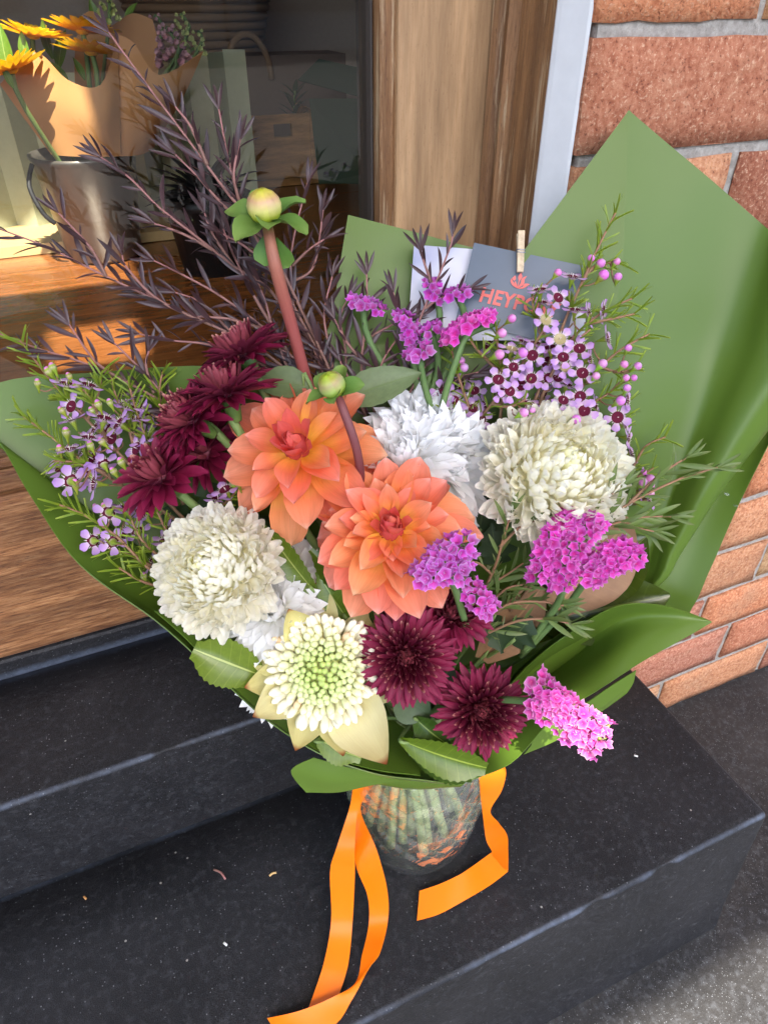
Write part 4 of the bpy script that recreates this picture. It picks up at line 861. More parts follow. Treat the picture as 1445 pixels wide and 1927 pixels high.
leaf('waratah_leaf', 'dull grey green leaf below the spread burgundy chrysanthemum', P(740, 1300, .59), P(812, 1352, .582), .034, M['dleaf'], BCK, .1, -.2, .1, col=(.5, .62, .6))
MP = prof_pt(.5, .06, .3, .75)
leaf('magnolia_leaf', 'magnolia leaf showing its brown underside behind the pink statice', P(1045, 1145, .612), P(1185, 975, .592), .068, M['magback'], BCK, .1, -.15, .12, prof=MP, nl=14)
leaf('magnolia_leaf', 'glossy dark green magnolia leaf below the brown one at right', P(1010, 1172, .652), P(1262, 1120, .612), .060, M['magtop'], BCK, -.15, -.4, .15, prof=MP, nl=14)
leaf('magnolia_leaf', 'dark magnolia leaf edge rising behind the brown underside leaf', P(1080, 1130, .622), P(1216, 1010, .604), .060, M['magtop'], BCK, -.4, -.3, .2, prof=MP, nl=14)
leaf('magnolia_leaf', 'brown magnolia leaf underside in shade left of the green spears', P(905, 1240, .625), P(1022, 1105, .603), .046, M['magback'], BCK, .3, -.2, .2, prof=MP, nl=14)
leaf('magnolia_leaf', 'narrow olive leaf edge above the folded green flap', P(950, 1215, .662), P(1118, 1150, .640), .020, M['magtop'], BCK + UPV, .5, -.2, .3, prof=MP, nl=14, col=(2, 2, 1.5))
DP = prof_pt(.38, 0, .3, .85)
leaf('dahlia_leaf', 'grey green veined leaf pointing left above the upper dahlia', P(585, 728, .560), P(474, 716, .565), .026, M['dleaf'], BCK, .15, -.4, .25, .03, prof=DP)
leaf('dahlia_leaf', 'grey green veined leaf pointing right above the white chrysanthemum', P(645, 752, .562), P(794, 700, .560), .030, M['dleaf'], BCK, -.1, -.35, .2, .03, prof=DP)
CP = lambda t: (.25 + .75*math.sin(PI*min(1, t*1.05)**.8)) * (1 + .28*math.sin(t*19)) * (1 if t < .9 else .6)
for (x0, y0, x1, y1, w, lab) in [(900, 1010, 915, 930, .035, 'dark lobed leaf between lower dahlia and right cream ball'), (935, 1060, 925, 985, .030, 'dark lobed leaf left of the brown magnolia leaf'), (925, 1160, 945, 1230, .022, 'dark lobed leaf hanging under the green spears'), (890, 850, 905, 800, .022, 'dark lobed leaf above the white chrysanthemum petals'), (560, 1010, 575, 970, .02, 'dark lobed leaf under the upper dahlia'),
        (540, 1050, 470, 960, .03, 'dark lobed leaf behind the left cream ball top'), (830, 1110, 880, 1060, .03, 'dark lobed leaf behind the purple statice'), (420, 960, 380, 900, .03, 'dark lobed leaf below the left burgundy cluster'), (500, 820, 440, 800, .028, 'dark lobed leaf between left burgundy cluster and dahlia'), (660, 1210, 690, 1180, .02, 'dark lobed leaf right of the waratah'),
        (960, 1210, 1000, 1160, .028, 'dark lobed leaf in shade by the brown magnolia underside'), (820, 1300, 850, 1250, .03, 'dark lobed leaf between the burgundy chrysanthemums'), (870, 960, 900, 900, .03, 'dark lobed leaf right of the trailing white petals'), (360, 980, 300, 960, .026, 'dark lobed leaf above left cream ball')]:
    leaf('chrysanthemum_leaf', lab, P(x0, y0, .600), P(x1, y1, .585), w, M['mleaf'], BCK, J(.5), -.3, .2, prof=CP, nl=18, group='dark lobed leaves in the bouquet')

# statice
def st_mesh(seed):
    r = random.Random(seed); b = MB(); n = 10; v = [(0, 0, .001)]; u = [(0, 0)]
    for i, (rr, z) in enumerate([(.30, .25), (.72, .62), (1.0, .72)]):
        for k in range(n):
            a = 2*PI*k/n; q = rr*(1 + (.12 if k % 2 else -.12)*i/2) * (1 + r.uniform(-.1, .1)); v.append((q*math.cos(a), q*math.sin(a), z + (.16 if k % 2 else -.10)*i*.8 + r.uniform(-.08, .08))); u.append((k/n, [.35, .7, 1][i]))
    f = [(0, 1+k, 1+(k+1) % n) for k in range(n)] + [(1+i*n+k, 1+(i+1)*n+k, 1+(i+1)*n+(k+1) % n, 1+i*n+(k+1) % n) for i in range(2) for k in range(n)]
    b.add(v, f, u); return b.mesh('floret', M['stat'])
ST = [st_mesh(s) for s in range(5)]
cyx = MB(); cyx.tube([(0, 0, -1.3), (0, 0, -.5), (0, 0, -.02)], [.14, .34, .30], 6, 1); CYX = cyx.mesh('calyx', M['calyx'])
def statice(label, spines, stems, tint, width, dens=1.0, size=.0078, up=None):
    p0 = P(*spines[0][0]); t_ = thing('statice', label, 'statice', p0, 'statice sprigs'); up = up or (BCK + UPV*.3)
    green = MB()
    for sp in spines:
        q = [Vector(a) for a in cr([tuple(P(*a)) for a in sp], 8)]
        Ls = [0]
        for a, b_ in zip(q, q[1:]): Ls.append(Ls[-1] + (b_-a).length)
        n = max(6, int(Ls[-1]/size*7.5*dens*width/.012))
        for k in range(n):
            s = Ls[-1]*(k+.5)/n; i = next((i for i in range(len(Ls)-1) if Ls[i+1] >= s), len(Ls)-2)
            p = q[i].lerp(q[i+1], (s-Ls[i])/max(Ls[i+1]-Ls[i], 1e-6)); tg = (q[i+1]-q[i]).normalized()
            sd = tg.cross(up).normalized(); up2 = sd.cross(tg).normalized()
            a = ((k*.618) % 1)*2 - 1; a = a*1.25 + J(.15)
            nrm = (up2*math.cos(a) + sd*math.sin(a) + tg*J(.35)).normalized(); sc_ = size*(.52+J(.13))
            c = 1 + J(.18); c2 = 1 + J(.3)
            Mx = frame(p + sd*math.sin(a)*width*.8 + up2*math.cos(a)*width*.45, nrm, J(3)) @ Matrix.Scale(sc_, 4)
            fo = part('floret', ST[k % 5], t_, Mx, (tint[0]*c, tint[1]*c2, tint[2]*c)); part('calyx', CYX, fo, Mx)
        green.tube(q[::3], [.0016]*len(q[::3]), 5, 2)
    for s_ in stems: green.tube([P(*a) for a in s_], [.0028]*len(s_), 6, 4)
    part('stem', green.mesh('stem', M['stem']), t_, None, (.75, .85, .9))
MG = (1.05, .9, 1.0)
statice('purple statice head lying over the edge of the lower dahlia', [[(785, 1095, .492), (815, 1068, .488), (850, 1048, .488), (885, 1062, .492)], [(820, 1055, .488), (862, 1030, .488), (884, 1024, .492)], [(800, 1080, .487), (840, 1075, .485), (880, 1080, .49)]], [[(845, 1085, .498), (860, 1120, .52), (880, 1190, .57)]], (1.0, 1.15, 1.05), .0105, .85)
statice('small pink statice tuft right of the small burgundy flower', [[(882, 1108, .525), (900, 1128, .522), (922, 1150, .525)]], [[(885, 1115, .53), (868, 1100, .545), (870, 1170, .58)]], MG, .009, 1.2)
statice('magenta statice in three spikes over the brown magnolia leaf', [[(1015, 1090, .535), (1028, 1040, .530), (1050, 1000, .530), (1078, 972, .532)], [(1060, 1105, .535), (1065, 1050, .528), (1095, 1010, .528), (1125, 978, .532)], [(1098, 1095, .533), (1130, 1068, .530), (1165, 1052, .530), (1202, 1050, .535)], [(1105, 1070, .533), (1140, 1050, .530), (1185, 1030, .535)]], [[(1060, 1110, .54), (1040, 1150, .57), (980, 1230, .62)], [(1100, 1095, .54), (1060, 1150, .575), (980, 1235, .62)]], (1.15, .8, .98), .0095)
statice('sunlit pink statice spike leaning out over the right lip', [[(1002, 1275, .510), (1030, 1305, .504), (1070, 1345, .501), (1110, 1378, .500), (1130, 1408, .502)], [(995, 1322, .512), (1030, 1340, .506), (1075, 1372, .502), (1112, 1402, .503)], [(1010, 1300, .507), (1055, 1322, .502), (1100, 1358, .498), (1138, 1382, .501)]], [[(1008, 1322, .516), (970, 1318, .53), (900, 1315, .59)]], (1.15, 1.0, .92), .0098, .8)
statice('magenta statice curving left of the card above the white chrysanthemum', [[(846, 652, .548), (862, 625, .546), (890, 610, .548), (928, 600, .552)], [(850, 640, .545), (880, 612, .543), (915, 598, .548)]], [[(930, 608, .556), (880, 630, .556), (862, 668, .558), (838, 740, .572), (826, 800, .585)]], (1.2, .8, .95), .0085, 1.0, up=UPV + BCK*.5)
statice('small purple statice tuft on a green stem above the ragged white flower', [[(772, 680, .556), (790, 664, .554), (806, 662, .556)]], [[(790, 678, .56), (800, 730, .572), (822, 795, .585)]], (1.0, 1.1, 1.02), .0085, 1.2, up=UPV + BCK)
for lab, sp in [('purple statice tuft leftmost above the dark foliage by the left card', [(656, 570, .575), (685, 575, .573), (720, 592, .575)]), ('purple statice tuft among dark foliage left of the photo card', [(740, 600, .574), (765, 605, .572), (775, 645, .574)]),
        ('purple statice tuft rising in front of the photo card', [(795, 535, .575), (815, 545, .573), (825, 570, .575)]), ('purple statice tuft at the left corner of the slate card', [(835, 560, .572), (860, 556, .57), (884, 552, .572)]), ('purple statice tuft under the photo card beside the curving stem', [(795, 632, .566), (812, 626, .564), (830, 618, .566)])]:
    statice(lab, [sp], [[sp[1], (sp[1][0]+12, sp[1][1]+70, .585), (790, 790, .60)]], (1.0, .95, 1.05), .0075, 1.1, .0072, up=UPV + BCK)

# waxflower
def wax_mesh():
    b = MB()
    pr_ = lambda t: (.35 + .65*math.sin(min(1, t*1.35)*PI/2)) * (math.sqrt(max(0, 1-((t-.6)/.4)**2)) if t > .6 else 1)
    for k in range(5):
        q = petal_mb(.66, .60, 5, 4, pr_, .1, -.1, -.25); b.put(q, Matrix.Rotation(2*PI*k/5, 4, 'Z') @ Matrix.Translation((0, .34, .06)) @ Matrix.Rotation(.12, 4, 'X'))
    v = []; n = 12
    for (r, z) in [(0, .02), (.30, .04), (.41, .10)]:
        for k in range(n): v.append((r*math.cos(2*PI*k/n), r*math.sin(2*PI*k/n), z))
    b.add(v, [(i*n+k, i*n+(k+1) % n, (i+1)*n+(k+1) % n, (i+1)*n+k) for i in range(2) for k in range(n)], None, 1)
    for k in range(20):
        a = 2*PI*k/20; w = .035; c_, s_ = math.cos(a), math.sin(a); z = .20 + .05*(k % 2)
        b.add([(.40*c_ - w*s_, .40*s_ + w*c_, .09), (.40*c_ + w*s_, .40*s_ - w*c_, .09), ((.52+.05*(k % 2))*c_, (.52+.05*(k % 2))*s_, z)], [(0, 1, 2)], None, 2)
    b.tube([(0, 0, .02), (.03, .02, .28)], [.035, .03], 4, 1, 2)
    b.tube([(0, 0, -.75), (0, 0, -.45), (0, 0, -.12), (0, 0, -.01)], [.05, .11, .22, .28], 8, 2, 3)
    return b.mesh('blossom', [M['wax'], M['waxc'], M['waxs'], M['waxgreen']])
WX = wax_mesh()
WXP = wax_mesh(); WXP.materials[1] = plain('waxflower_pale_disc', (.40, .32, .15), .4)
b = MB(); b.sphere((0, 0, .35), .62, 10, 7, 0); b.tube([(0, 0, -1.1), (0, 0, -.6), (0, 0, -.1), (0, 0, .2)], [.1, .25, .5, .58], 8, 2, 1); WB = b.mesh('bud', [M['waxbud'], M['waxgreen']])
b = MB(); b.sphere((0, 0, .25), .5, 10, 6, 1); b.tube([(0, 0, -1.3), (0, 0, -.7), (0, 0, -.1), (0, 0, .3)], [.1, .2, .46, .52], 8, 2, 1); b.sphere((0, 0, .48), .38, 8, 5, 0); WG = b.mesh('bud', [M['waxbud'], M['waxgreen']])
ND = petal_mb(1, .095, 3, 1, lambda t: 1 if t < .8 else .5, .1, -.35, 0); NDB = MB(); NDB.put(ND, Matrix()); q_ = petal_mb(1, .095, 3, 1, lambda t: 1 if t < .8 else .5, .1, -.35, 0); NDB.put(q_, Matrix.Rotation(PI/2, 4, 'Y'))
class Sprig:
    def __init__(s, name, label, cat, group, stems, twig, r=.0011):
        s.q = []; b = MB(); s.t = thing(name, label, cat, P(*stems[0][0]), group)
        for st in stems:
            q = [Vector(a) for a in cr([tuple(P(*a)) for a in st], 10)]; s.q.append(q); m = len(q)
            b.tube(q, [r*(1.5 - .9*i/(m-1)) for i in range(m)], 5, 1)
        s.b = b; s.twig = twig; s.nb = MB()
    def near(s, p): return min((a for q in s.q for a in q), key=lambda a: (a-p).length)
    def stalk(s, p, n):
        c_ = s.near(p - n*.012); m_ = (p-n*.008).lerp(c_, .4); s.b.tube([p - n*.004, m_, c_], [.0007, .0006, .0008], 4, 3)
    def needles(s, gap=.0042, L=.0155, t0=.0, tipf=1.0, spread=.6):
        for q in s.q:
            m = len(q); acc = 0; k = 0
            for i in range(1, m):
                acc += (q[i]-q[i-1]).length
                if i/m < t0: continue
                while acc > gap:
                    acc -= gap; k += 1; tg = (q[i]-q[i-1]).normalized(); o = tg.orthogonal().normalized()
                    side = Matrix.Rotation(k*2.4 + J(.4), 3, tg) @ o
                    d = (tg*(1-spread*.55) + side*spread).normalized(); t = i/m
                    s.nb.put(NDB, along(q[i], d, tg, 0, L*(.75+J(.2))*(1.05 if t > .6 else .85)))
    def done(s):
        part('twig', s.b.mesh('twig', s.twig), s.t)
        if s.nb.v: part('needle_leaves', s.nb.mesh('needle_leaves', M['needle']), s.t, kind='stuff')
wr = []
for lab, stems, t0 in [('waxflower sprig with the tallest needle tip right of the card', [[(985, 800, .590), (1020, 720, .575), (1060, 610, .560), (1100, 520, .548), (1130, 455, .540), (1158, 400, .536)], [(1040, 660, .567), (1010, 600, .556), (1000, 560, .552)], [(1095, 530, .549), (1120, 500, .548), (1165, 492, .548)]], .45),
        ('waxflower sprig with pink buds reaching right over the paper', [[(1040, 800, .590), (1085, 740, .575), (1130, 690, .562), (1172, 655, .556), (1222, 628, .552)], [(1060, 770, .582), (1110, 760, .57), (1160, 730, .565)], [(1130, 690, .562), (1165, 700, .56), (1200, 690, .556)]], .3),
        ('waxflower sprig with lime needle spray above the right cream ball', [[(1000, 810, .595), (1030, 720, .570), (1075, 640, .556), (1130, 590, .550), (1192, 560, .546)], [(1060, 660, .558), (1085, 640, .55), (1110, 620, .545)], [(1100, 610, .552), (1150, 600, .55), (1195, 590, .548)]], .35),
        ('waxflower sprig below the lettering on the card', [[(940, 800, .595), (945, 720, .575), (935, 640, .560), (934, 640, .557), (935, 615, .556)], [(950, 740, .58), (985, 680, .562), (1010, 640, .553), (1030, 610, .55)], [(940, 700, .572), (900, 660, .565), (885, 640, .565)]], .3),
        ('waxflower sprig half shaded left of the right cream ball', [[(900, 820, .605), (880, 760, .585), (860, 700, .578), (850, 660, .575)], [(890, 800, .60), (925, 760, .578), (950, 720, .57)], [(890, 810, .60), (860, 790, .59), (845, 770, .585)], [(925, 760, .578), (960, 765, .57), (990, 750, .565)]], .2),
        ('waxflower sprig fringing the right side of the right cream ball', [[(1160, 920, .612), (1190, 880, .596), (1215, 840, .588), (1252, 822, .586)], [(1150, 830, .60), (1170, 790, .585), (1175, 760, .578)], [(1170, 940, .61), (1200, 945, .60), (1225, 935, .597)], [(1180, 900, .60), (1205, 895, .595), (1230, 880, .59)]], .25)]:
    s = Sprig('waxflower_sprig', lab, 'waxflower', 'waxflower sprigs at right', stems, M['twig']); s.needles(.0034, .0205, t0); wr.append(s)
def nearest(ls, p): return min(ls, key=lambda s: (s.near(p)-p).length)
def wpos(cx, cy): return 860+cx/4.014, 430+cy/4.014
flw = [(625, 468, 1), (760, 525, 0), (665, 692, 2), (775, 838, 2), (925, 910, 0), (410, 915, 3), (425, 1048, 0), (310, 1145, 0), (130, 1228, 0), (120, 1360, 0), (545, 1325, 1), (800, 1300, 0), (945, 1095, 0), (930, 1270, 0), (960, 1380, 0), (1210, 1425, 0), (815, 1050, 2), (1095, 620, 4), (1130, 830, 4), (700, 905, 1), (800, 975, 0), (570, 960, 0), (560, 1135, 0), (330, 1240, 0), (395, 1230, 0), (830, 1185, 1), (1280, 1290, 4), (610, 1420, 0), (200, 1340, 4), (590, 870, 1), (990, 650, 4), (890, 620, 1), (240, 880, 5), (1000, 1000, 4), (500, 860, 1), (870, 370, 1), (40, 1200, 5), (60, 1140, 1), (-60, 1180, 5), (-110, 1240, 0), (-20, 1300, 0), (30, 1420, 0), (180, 1440, 0), (1260, 1480, 4), (1290, 1580, 4), (1310, 1700, 4), (480, 1180, 0), (690, 1130, 0), (740, 1400, 0), (860, 1420, 0), (660, 1250, 5), (1040, 1330, 4), (1420, 1880, 4), (1380, 1990, 4), (1440, 2050, 4), (680, 1010, 5), (760, 1130, 0), (870, 840, 1), (640, 560, 1)]
for i, (cx, cy, k) in enumerate(flw):
    x, y = wpos(cx, cy); d = .548 + .00012*max(0, y-560) - .012*(k in (0, 2)) + .03*(x < 930)*(y > 640) + (.012 if i > 43 else 0) + J(.006)
    if y > 880: d = .60
    p = P(x, y, d); n = {0: AX(J(.35), .15+J(.3), 1), 1: AX(J(.3), .85, .55), 2: AX(J(.3), .1+J(.3), 1), 3: AX(.1, .75, .6), 4: AX(.8, .1+J(.3), .45), 5: AX(-.8, .3, .5)}[k]
    s = nearest(wr, p); c = 1 + J(.12)
    part('blossom', WXP if k in (2, 3) else WX, s.t, frame(p, n, J(3)) @ Matrix.Scale(.0108*(1+J(.1)), 4), (c, c*(1+J(.1)), c)); s.stalk(p - n*.006, n)
for (cx, cy) in [(1072, 275), (1090, 367), (1210, 380), (750, 345), (400, 690), (325, 800), (1085, 1035), (1040, 1125), (1265, 1135), (1322, 1133), (1275, 1218), (1218, 1312), (1350, 1050), (1285, 915), (1250, 1040), (487, 1400), (38, 1060), (1195, 262), (565, 1385), (25, 1010), (1005, 238), (480, 950), (300, 960), (880, 1450), (1400, 1850), (1440, 1900), (1470, 1960), (1390, 1930), (1460, 2010)]:
    x, y = wpos(cx, cy); d = .545 + (.05 if y > 880 else 0) + .03*(x < 880); p = P(x, y, d); n = AX(.5+J(.4), .6+J(.3), .7); s = nearest(wr, p)
    part('bud', WB, s.t, frame(p, n, 0) @ Matrix.Scale(.0054*(1+J(.25)), 4), (1+J(.1), 1.15+J(.3), 1+J(.1))); s.stalk(p, n)
for s in wr: s.done()
wl = []
for lab, stems, t0 in [('waxflower sprig with the highest needle tip at the left', [[(360, 990, .592), (240, 870, .566), (150, 775, .552), (95, 715, .548), (38, 640, .546)], [(165, 790, .554), (185, 740, .552), (192, 700, .55)], [(200, 830, .56), (180, 770, .548), (160, 735, .545)]], .55),
        ('waxflower sprig fanning lime needles over the left paper', [[(365, 1000, .592), (240, 920, .566), (160, 870, .554), (100, 825, .550), (42, 782, .548)], [(200, 890, .56), (140, 870, .55), (100, 868, .548)]], .45),
        ('upright waxflower sprig left of the burgundy cluster', [[(330, 960, .590), (265, 870, .568), (240, 800, .560), (218, 745, .556), (210, 710, .555)], [(300, 930, .58), (290, 860, .566), (262, 790, .56), (240, 715, .557)], [(345, 950, .59), (310, 800, .575), (300, 740, .57), (306, 700, .57)]], .45),
        ('low waxflower sprig with needles over the dark paper', [[(390, 1060, .600), (300, 1080, .570), (220, 1010, .558), (160, 970, .553), (112, 950, .550)], [(330, 1070, .58), (270, 1020, .563), (240, 960, .558)], [(360, 1060, .59), (320, 1010, .575), (290, 950, .565)]], .3),
        ('lowest waxflower twig above the left cream ball', [[(380, 1090, .60), (300, 1070, .58), (245, 1045, .568), (200, 1030, .562)], [(330, 1110, .59), (270, 1095, .573), (218, 1065, .565)], [(380, 1000, .59), (420, 950, .575), (445, 925, .57)]], .2)]:
    s = Sprig('waxflower_sprig', lab, 'waxflower', 'waxflower sprigs at left', stems, M['twig']); s.needles(.0026, .021, t0); wl.append(s)
def lpos(cx, cy): return 20+cx/4.1, 630+cy/4.1
for i, (cx, cy, k) in enumerate([(430, 385, 1), (600, 395, 1), (475, 555, 0), (475, 660, 1), (720, 650, 1), (600, 800, 1), (660, 720, 0), (770, 740, 0), (790, 800, 0), (380, 950, 0), (400, 1040, 0), (540, 1050, 0), (470, 1130, 0), (620, 1080, 0), (650, 1150, 0), (760, 1370, 2), (880, 1340, 1), (1000, 1340, 0), (1030, 1400, 0), (640, 1590, 2), (790, 1600, 2), (890, 1530, 0), (980, 1520, 0), (1210, 1530, 0), (1090, 1760, 0), (1200, 1600, 1), (900, 560, 1), (870, 525, 1), (1000, 570, 0), (1060, 650, 0), (1090, 750, 0), (980, 880, 0), (640, 960, 0), (460, 890, 1), (840, 690, 0), (960, 650, 1), (1040, 820, 0), (560, 900, 0), (720, 1000, 0), (1660, 1200, 0), (1600, 1270, 1)]):
    x, y = lpos(cx, cy); d = .545 + .02*(k == 0)*rnd.random() + .012*(x > 230) + .012*(y > 930); p = P(x, y, d)
    n = {0: AX(-.5+J(.4), .45+J(.4), rnd.choice((-.45, .5))), 1: AX(J(.35), .85, .32), 2: AX(-.55+J(.2), J(.4), -.45)}[k]; s = nearest(wl, p); c = 1 + J(.1)
    part('blossom', WX, s.t, frame(p, n, J(3)) @ Matrix.Scale(.0128*(1+J(.1)), 4), (c*.95, c*.95, c*1.02)); s.stalk(p - n*.006, n)
for (cx, cy) in [(300, 290), (330, 260), (455, 325), (210, 380), (400, 590), (680, 545), (630, 590), (770, 530), (430, 760), (710, 830), (380, 890), (800, 1060), (860, 990), (665, 1335), (730, 1330), (1030, 1870), (520, 400), (910, 620), (1720, 1150), (1760, 1160), (620, 860), (500, 1160)]:
    x, y = lpos(cx, cy); p = P(x, y, .545 + .015*(x > 230) + .015*(y > 950)); n = AX(-.35+J(.4), .8, .3); s = nearest(wl, p)
    part('bud', WG, s.t, frame(p, n, 0) @ Matrix.Scale(.0055*(1+J(.15)), 4), (1+J(.1), 1+J(.1), 1)); s.stalk(p, n)
for s in wl: s.done()

# narrow-leaved foliage: dark purple behind, green at the right
AGL = [petal_mb(1, .145, 6, 2, prof_pt(.5, .02, .3, .8), .15, c_, .5).mesh('leaf', M['agleaf']) for c_ in (-.5, -.2, .25)]
TEL = [petal_mb(1, .15, 6, 2, prof_pt(.5, .02, .3, .8), .15, c_, .4).mesh('leaf', M['tealeaf']) for c_ in (-.45, -.15, .25)]
def foliage(name, label, cat, group, stems, twig, leaves, gap, L, r=.0010, jitter=.12, ang=.62, bare=.05, tint=(1, 1, 1)):
    s = Sprig(name, label, cat, group, stems, twig, r)
    for q in s.q:
        acc = 0; k = rnd.randrange(9); m = len(q)
        for i in range(1, m):
            seg = (q[i]-q[i-1]).length; acc += seg
            if i/m < bare: continue
            while acc > gap:
                acc -= gap; k += 1; tg = (q[i]-q[i-1]).normalized(); o = tg.cross(BCK).normalized()
                side = Matrix.Rotation((k % 2)*PI + J(.9) + (k//2 % 3)*.5, 3, tg) @ o
                d = (tg*math.cos(ang + J(.3)) + side*math.sin(ang + J(.3))).normalized()
                t = i/m; l = L*(.8 + J(.42))*(1 if t < .85 else .75); c = 1 + J(.25)
                part('leaf', leaves[rnd.randrange(len(leaves))], s.t, along(q[i-1].lerp(q[i], rnd.random()), d, (BCK + UPV*.4).normalized(), J(.9), l), (tint[0]*c, tint[1]*c, tint[2]*c))
        for e in (-1, 0, 1):                              # leaves closing the tip
            tg = (q[-1]-q[-3]).normalized(); part('leaf', leaves[e], s.t, along(q[-1], tg + tg.cross(BCK)*e*.35, BCK, J(.6), L*.75), tint)
    s.done(); return s
GA = 'dark purple foliage branches'
for lab, st in [('dark purple branch reaching highest at the upper left', [[(640, 740, .60), (575, 600, .575), (500, 450, .545), (430, 365, .525), (345, 250, .508), (270, 150, .500), (205, 60, .497)], [(500, 450, .545), (430, 395, .532), (370, 330, .52), (330, 290, .513)], [(390, 310, .515), (360, 240, .505), (330, 200, .5)]]),
        ('dark purple branch with upright tip left of the big bud', [[(630, 720, .60), (560, 590, .573), (500, 480, .550), (455, 390, .535), (430, 300, .525), (412, 205, .520)], [(455, 395, .535), (440, 330, .52), (452, 262, .515)], [(520, 520, .558), (470, 470, .545), (420, 440, .535)]]),
        ('dark purple branch ending just below the kraft paper', [[(620, 730, .605), (520, 560, .575), (440, 500, .557), (370, 445, .543), (300, 390, .533), (245, 335, .526), (190, 295, .522)], [(400, 470, .549), (345, 440, .54), (290, 420, .533)], [(440, 500, .557), (400, 440, .548), (385, 400, .543)]]),
        ('dark purple branch reaching out to the left edge of the window', [[(620, 770, .605), (500, 665, .575), (400, 612, .560), (290, 562, .550), (190, 515, .543), (90, 465, .538), (-15, 425, .534)], [(400, 612, .56), (300, 565, .545), (240, 505, .54), (230, 480, .54)], [(200, 520, .543), (170, 465, .538), (110, 400, .535)]]),
        ('dark purple branch lying low above the left paper edge', [[(420, 830, .60), (330, 770, .578), (230, 715, .562), (150, 680, .556), (70, 655, .552), (-20, 620, .549)], [(230, 715, .562), (180, 680, .556), (130, 610, .553)], [(330, 770, .578), (270, 700, .566), (215, 645, .56)], [(290, 740, .57), (275, 690, .565), (280, 660, .562)]]),
        ('dark purple branch behind the big bud with a pointed tip', [[(620, 700, .60), (560, 600, .580), (548, 520, .570), (552, 450, .565), (578, 345, .560)], [(550, 500, .568), (580, 470, .566), (610, 450, .565)], [(548, 530, .571), (590, 500, .57), (608, 395, .568)]]),
        ('dark purple branch fanning left of the red bud stem', [[(610, 740, .605), (510, 630, .578), (420, 560, .563), (350, 520, .556), (290, 490, .551)], [(500, 620, .576), (430, 600, .562), (350, 590, .556), (265, 545, .552)], [(540, 660, .585), (480, 560, .566), (440, 480, .557), (420, 430, .554)]]),
        ('dark purple branch just above the burgundy cluster', [[(600, 790, .605), (500, 690, .585), (400, 650, .574), (320, 640, .567), (262, 628, .563)], [(500, 690, .585), (430, 620, .572), (380, 570, .566), (330, 550, .562)], [(560, 740, .594), (520, 640, .577), (500, 570, .57), (480, 520, .566)]]),
        ('dark purple twigs filling behind the red bud stem', [[(640, 790, .61), (600, 680, .592), (560, 590, .580), (530, 530, .575)], [(640, 780, .61), (620, 660, .593), (610, 590, .586), (625, 520, .582)], [(620, 760, .605), (560, 680, .588), (500, 640, .58), (460, 590, .575)], [(650, 760, .608), (650, 660, .595), (640, 600, .59), (655, 560, .587)], [(600, 740, .60), (540, 700, .59), (480, 680, .585), (440, 640, .58)]]),
        ('dark purple branch with upright tip before the left paper corner', [[(690, 800, .61), (680, 700, .592), (685, 630, .585), (690, 570, .580), (690, 515, .577)], [(682, 680, .59), (650, 640, .585), (630, 600, .583)], [(685, 640, .586), (720, 620, .583), (760, 600, .58)]]),
        ('dark purple branch rising in front of the photo card', [[(740, 800, .61), (760, 690, .588), (790, 600, .576), (825, 520, .568), (848, 460, .563), (852, 440, .562)], [(800, 580, .574), (830, 560, .57), (880, 545, .566)], [(770, 650, .582), (750, 590, .576), (740, 550, .573)], [(815, 540, .57), (800, 500, .567), (790, 470, .566)]]),
        ('dark purple twigs between dahlia and the curving statice', [[(720, 820, .61), (700, 750, .595), (720, 680, .586), (745, 640, .582)], [(740, 810, .61), (770, 740, .594), (800, 690, .585)], [(700, 810, .61), (660, 720, .594), (640, 680, .59)], [(760, 800, .61), (740, 720, .594), (700, 690, .588)], [(800, 790, .61), (850, 720, .59), (900, 700, .583)]])]:
    foliage('purple_foliage', lab, 'foliage', GA, st, M['agtwig'], AGL, .0072, .0265, tint=(.8, .75, .78))
GT = 'narrow green foliage sprigs'
for lab, st in [('green narrow-leaved sprig reaching right across the rolled paper', [[(930, 1160, .60), (1010, 1085, .575), (1090, 1010, .552), (1180, 950, .545), (1270, 905, .540), (1330, 885, .538), (1350, 880, .537)], [(1180, 950, .545), (1240, 895, .54), (1290, 862, .537)], [(1090, 1010, .552), (1130, 950, .543), (1170, 915, .54)]]),
        ('green narrow-leaved sprig ending below the rolled paper fold', [[(960, 1150, .60), (1040, 1060, .566), (1120, 1000, .553), (1200, 975, .549), (1262, 972, .547)], [(1120, 1000, .553), (1170, 990, .548), (1230, 1000, .547)]]),
        ('green narrow-leaved sprig standing before the right cream ball', [[(900, 1130, .59), (930, 1070, .562), (948, 1010, .545), (962, 965, .536)], [(925, 1080, .565), (900, 1060, .555), (870, 1055, .55)], [(940, 1030, .55), (980, 990, .542), (1010, 980, .54)]]),
        ('green spear-leaved sprig hanging over the brown magnolia leaf', [[(890, 1190, .60), (950, 1140, .578), (1010, 1132, .570), (1060, 1140, .566)], [(900, 1200, .60), (970, 1170, .58), (1030, 1165, .572), (1075, 1175, .568)], [(900, 1160, .595), (950, 1110, .575), (990, 1100, .57)], [(890, 1120, .59), (940, 1090, .575), (985, 1060, .566)]])]:
    foliage('narrow_leaf_sprig', lab, 'foliage', GT, st, M['twig'], TEL, .0058, .0255, .0010)

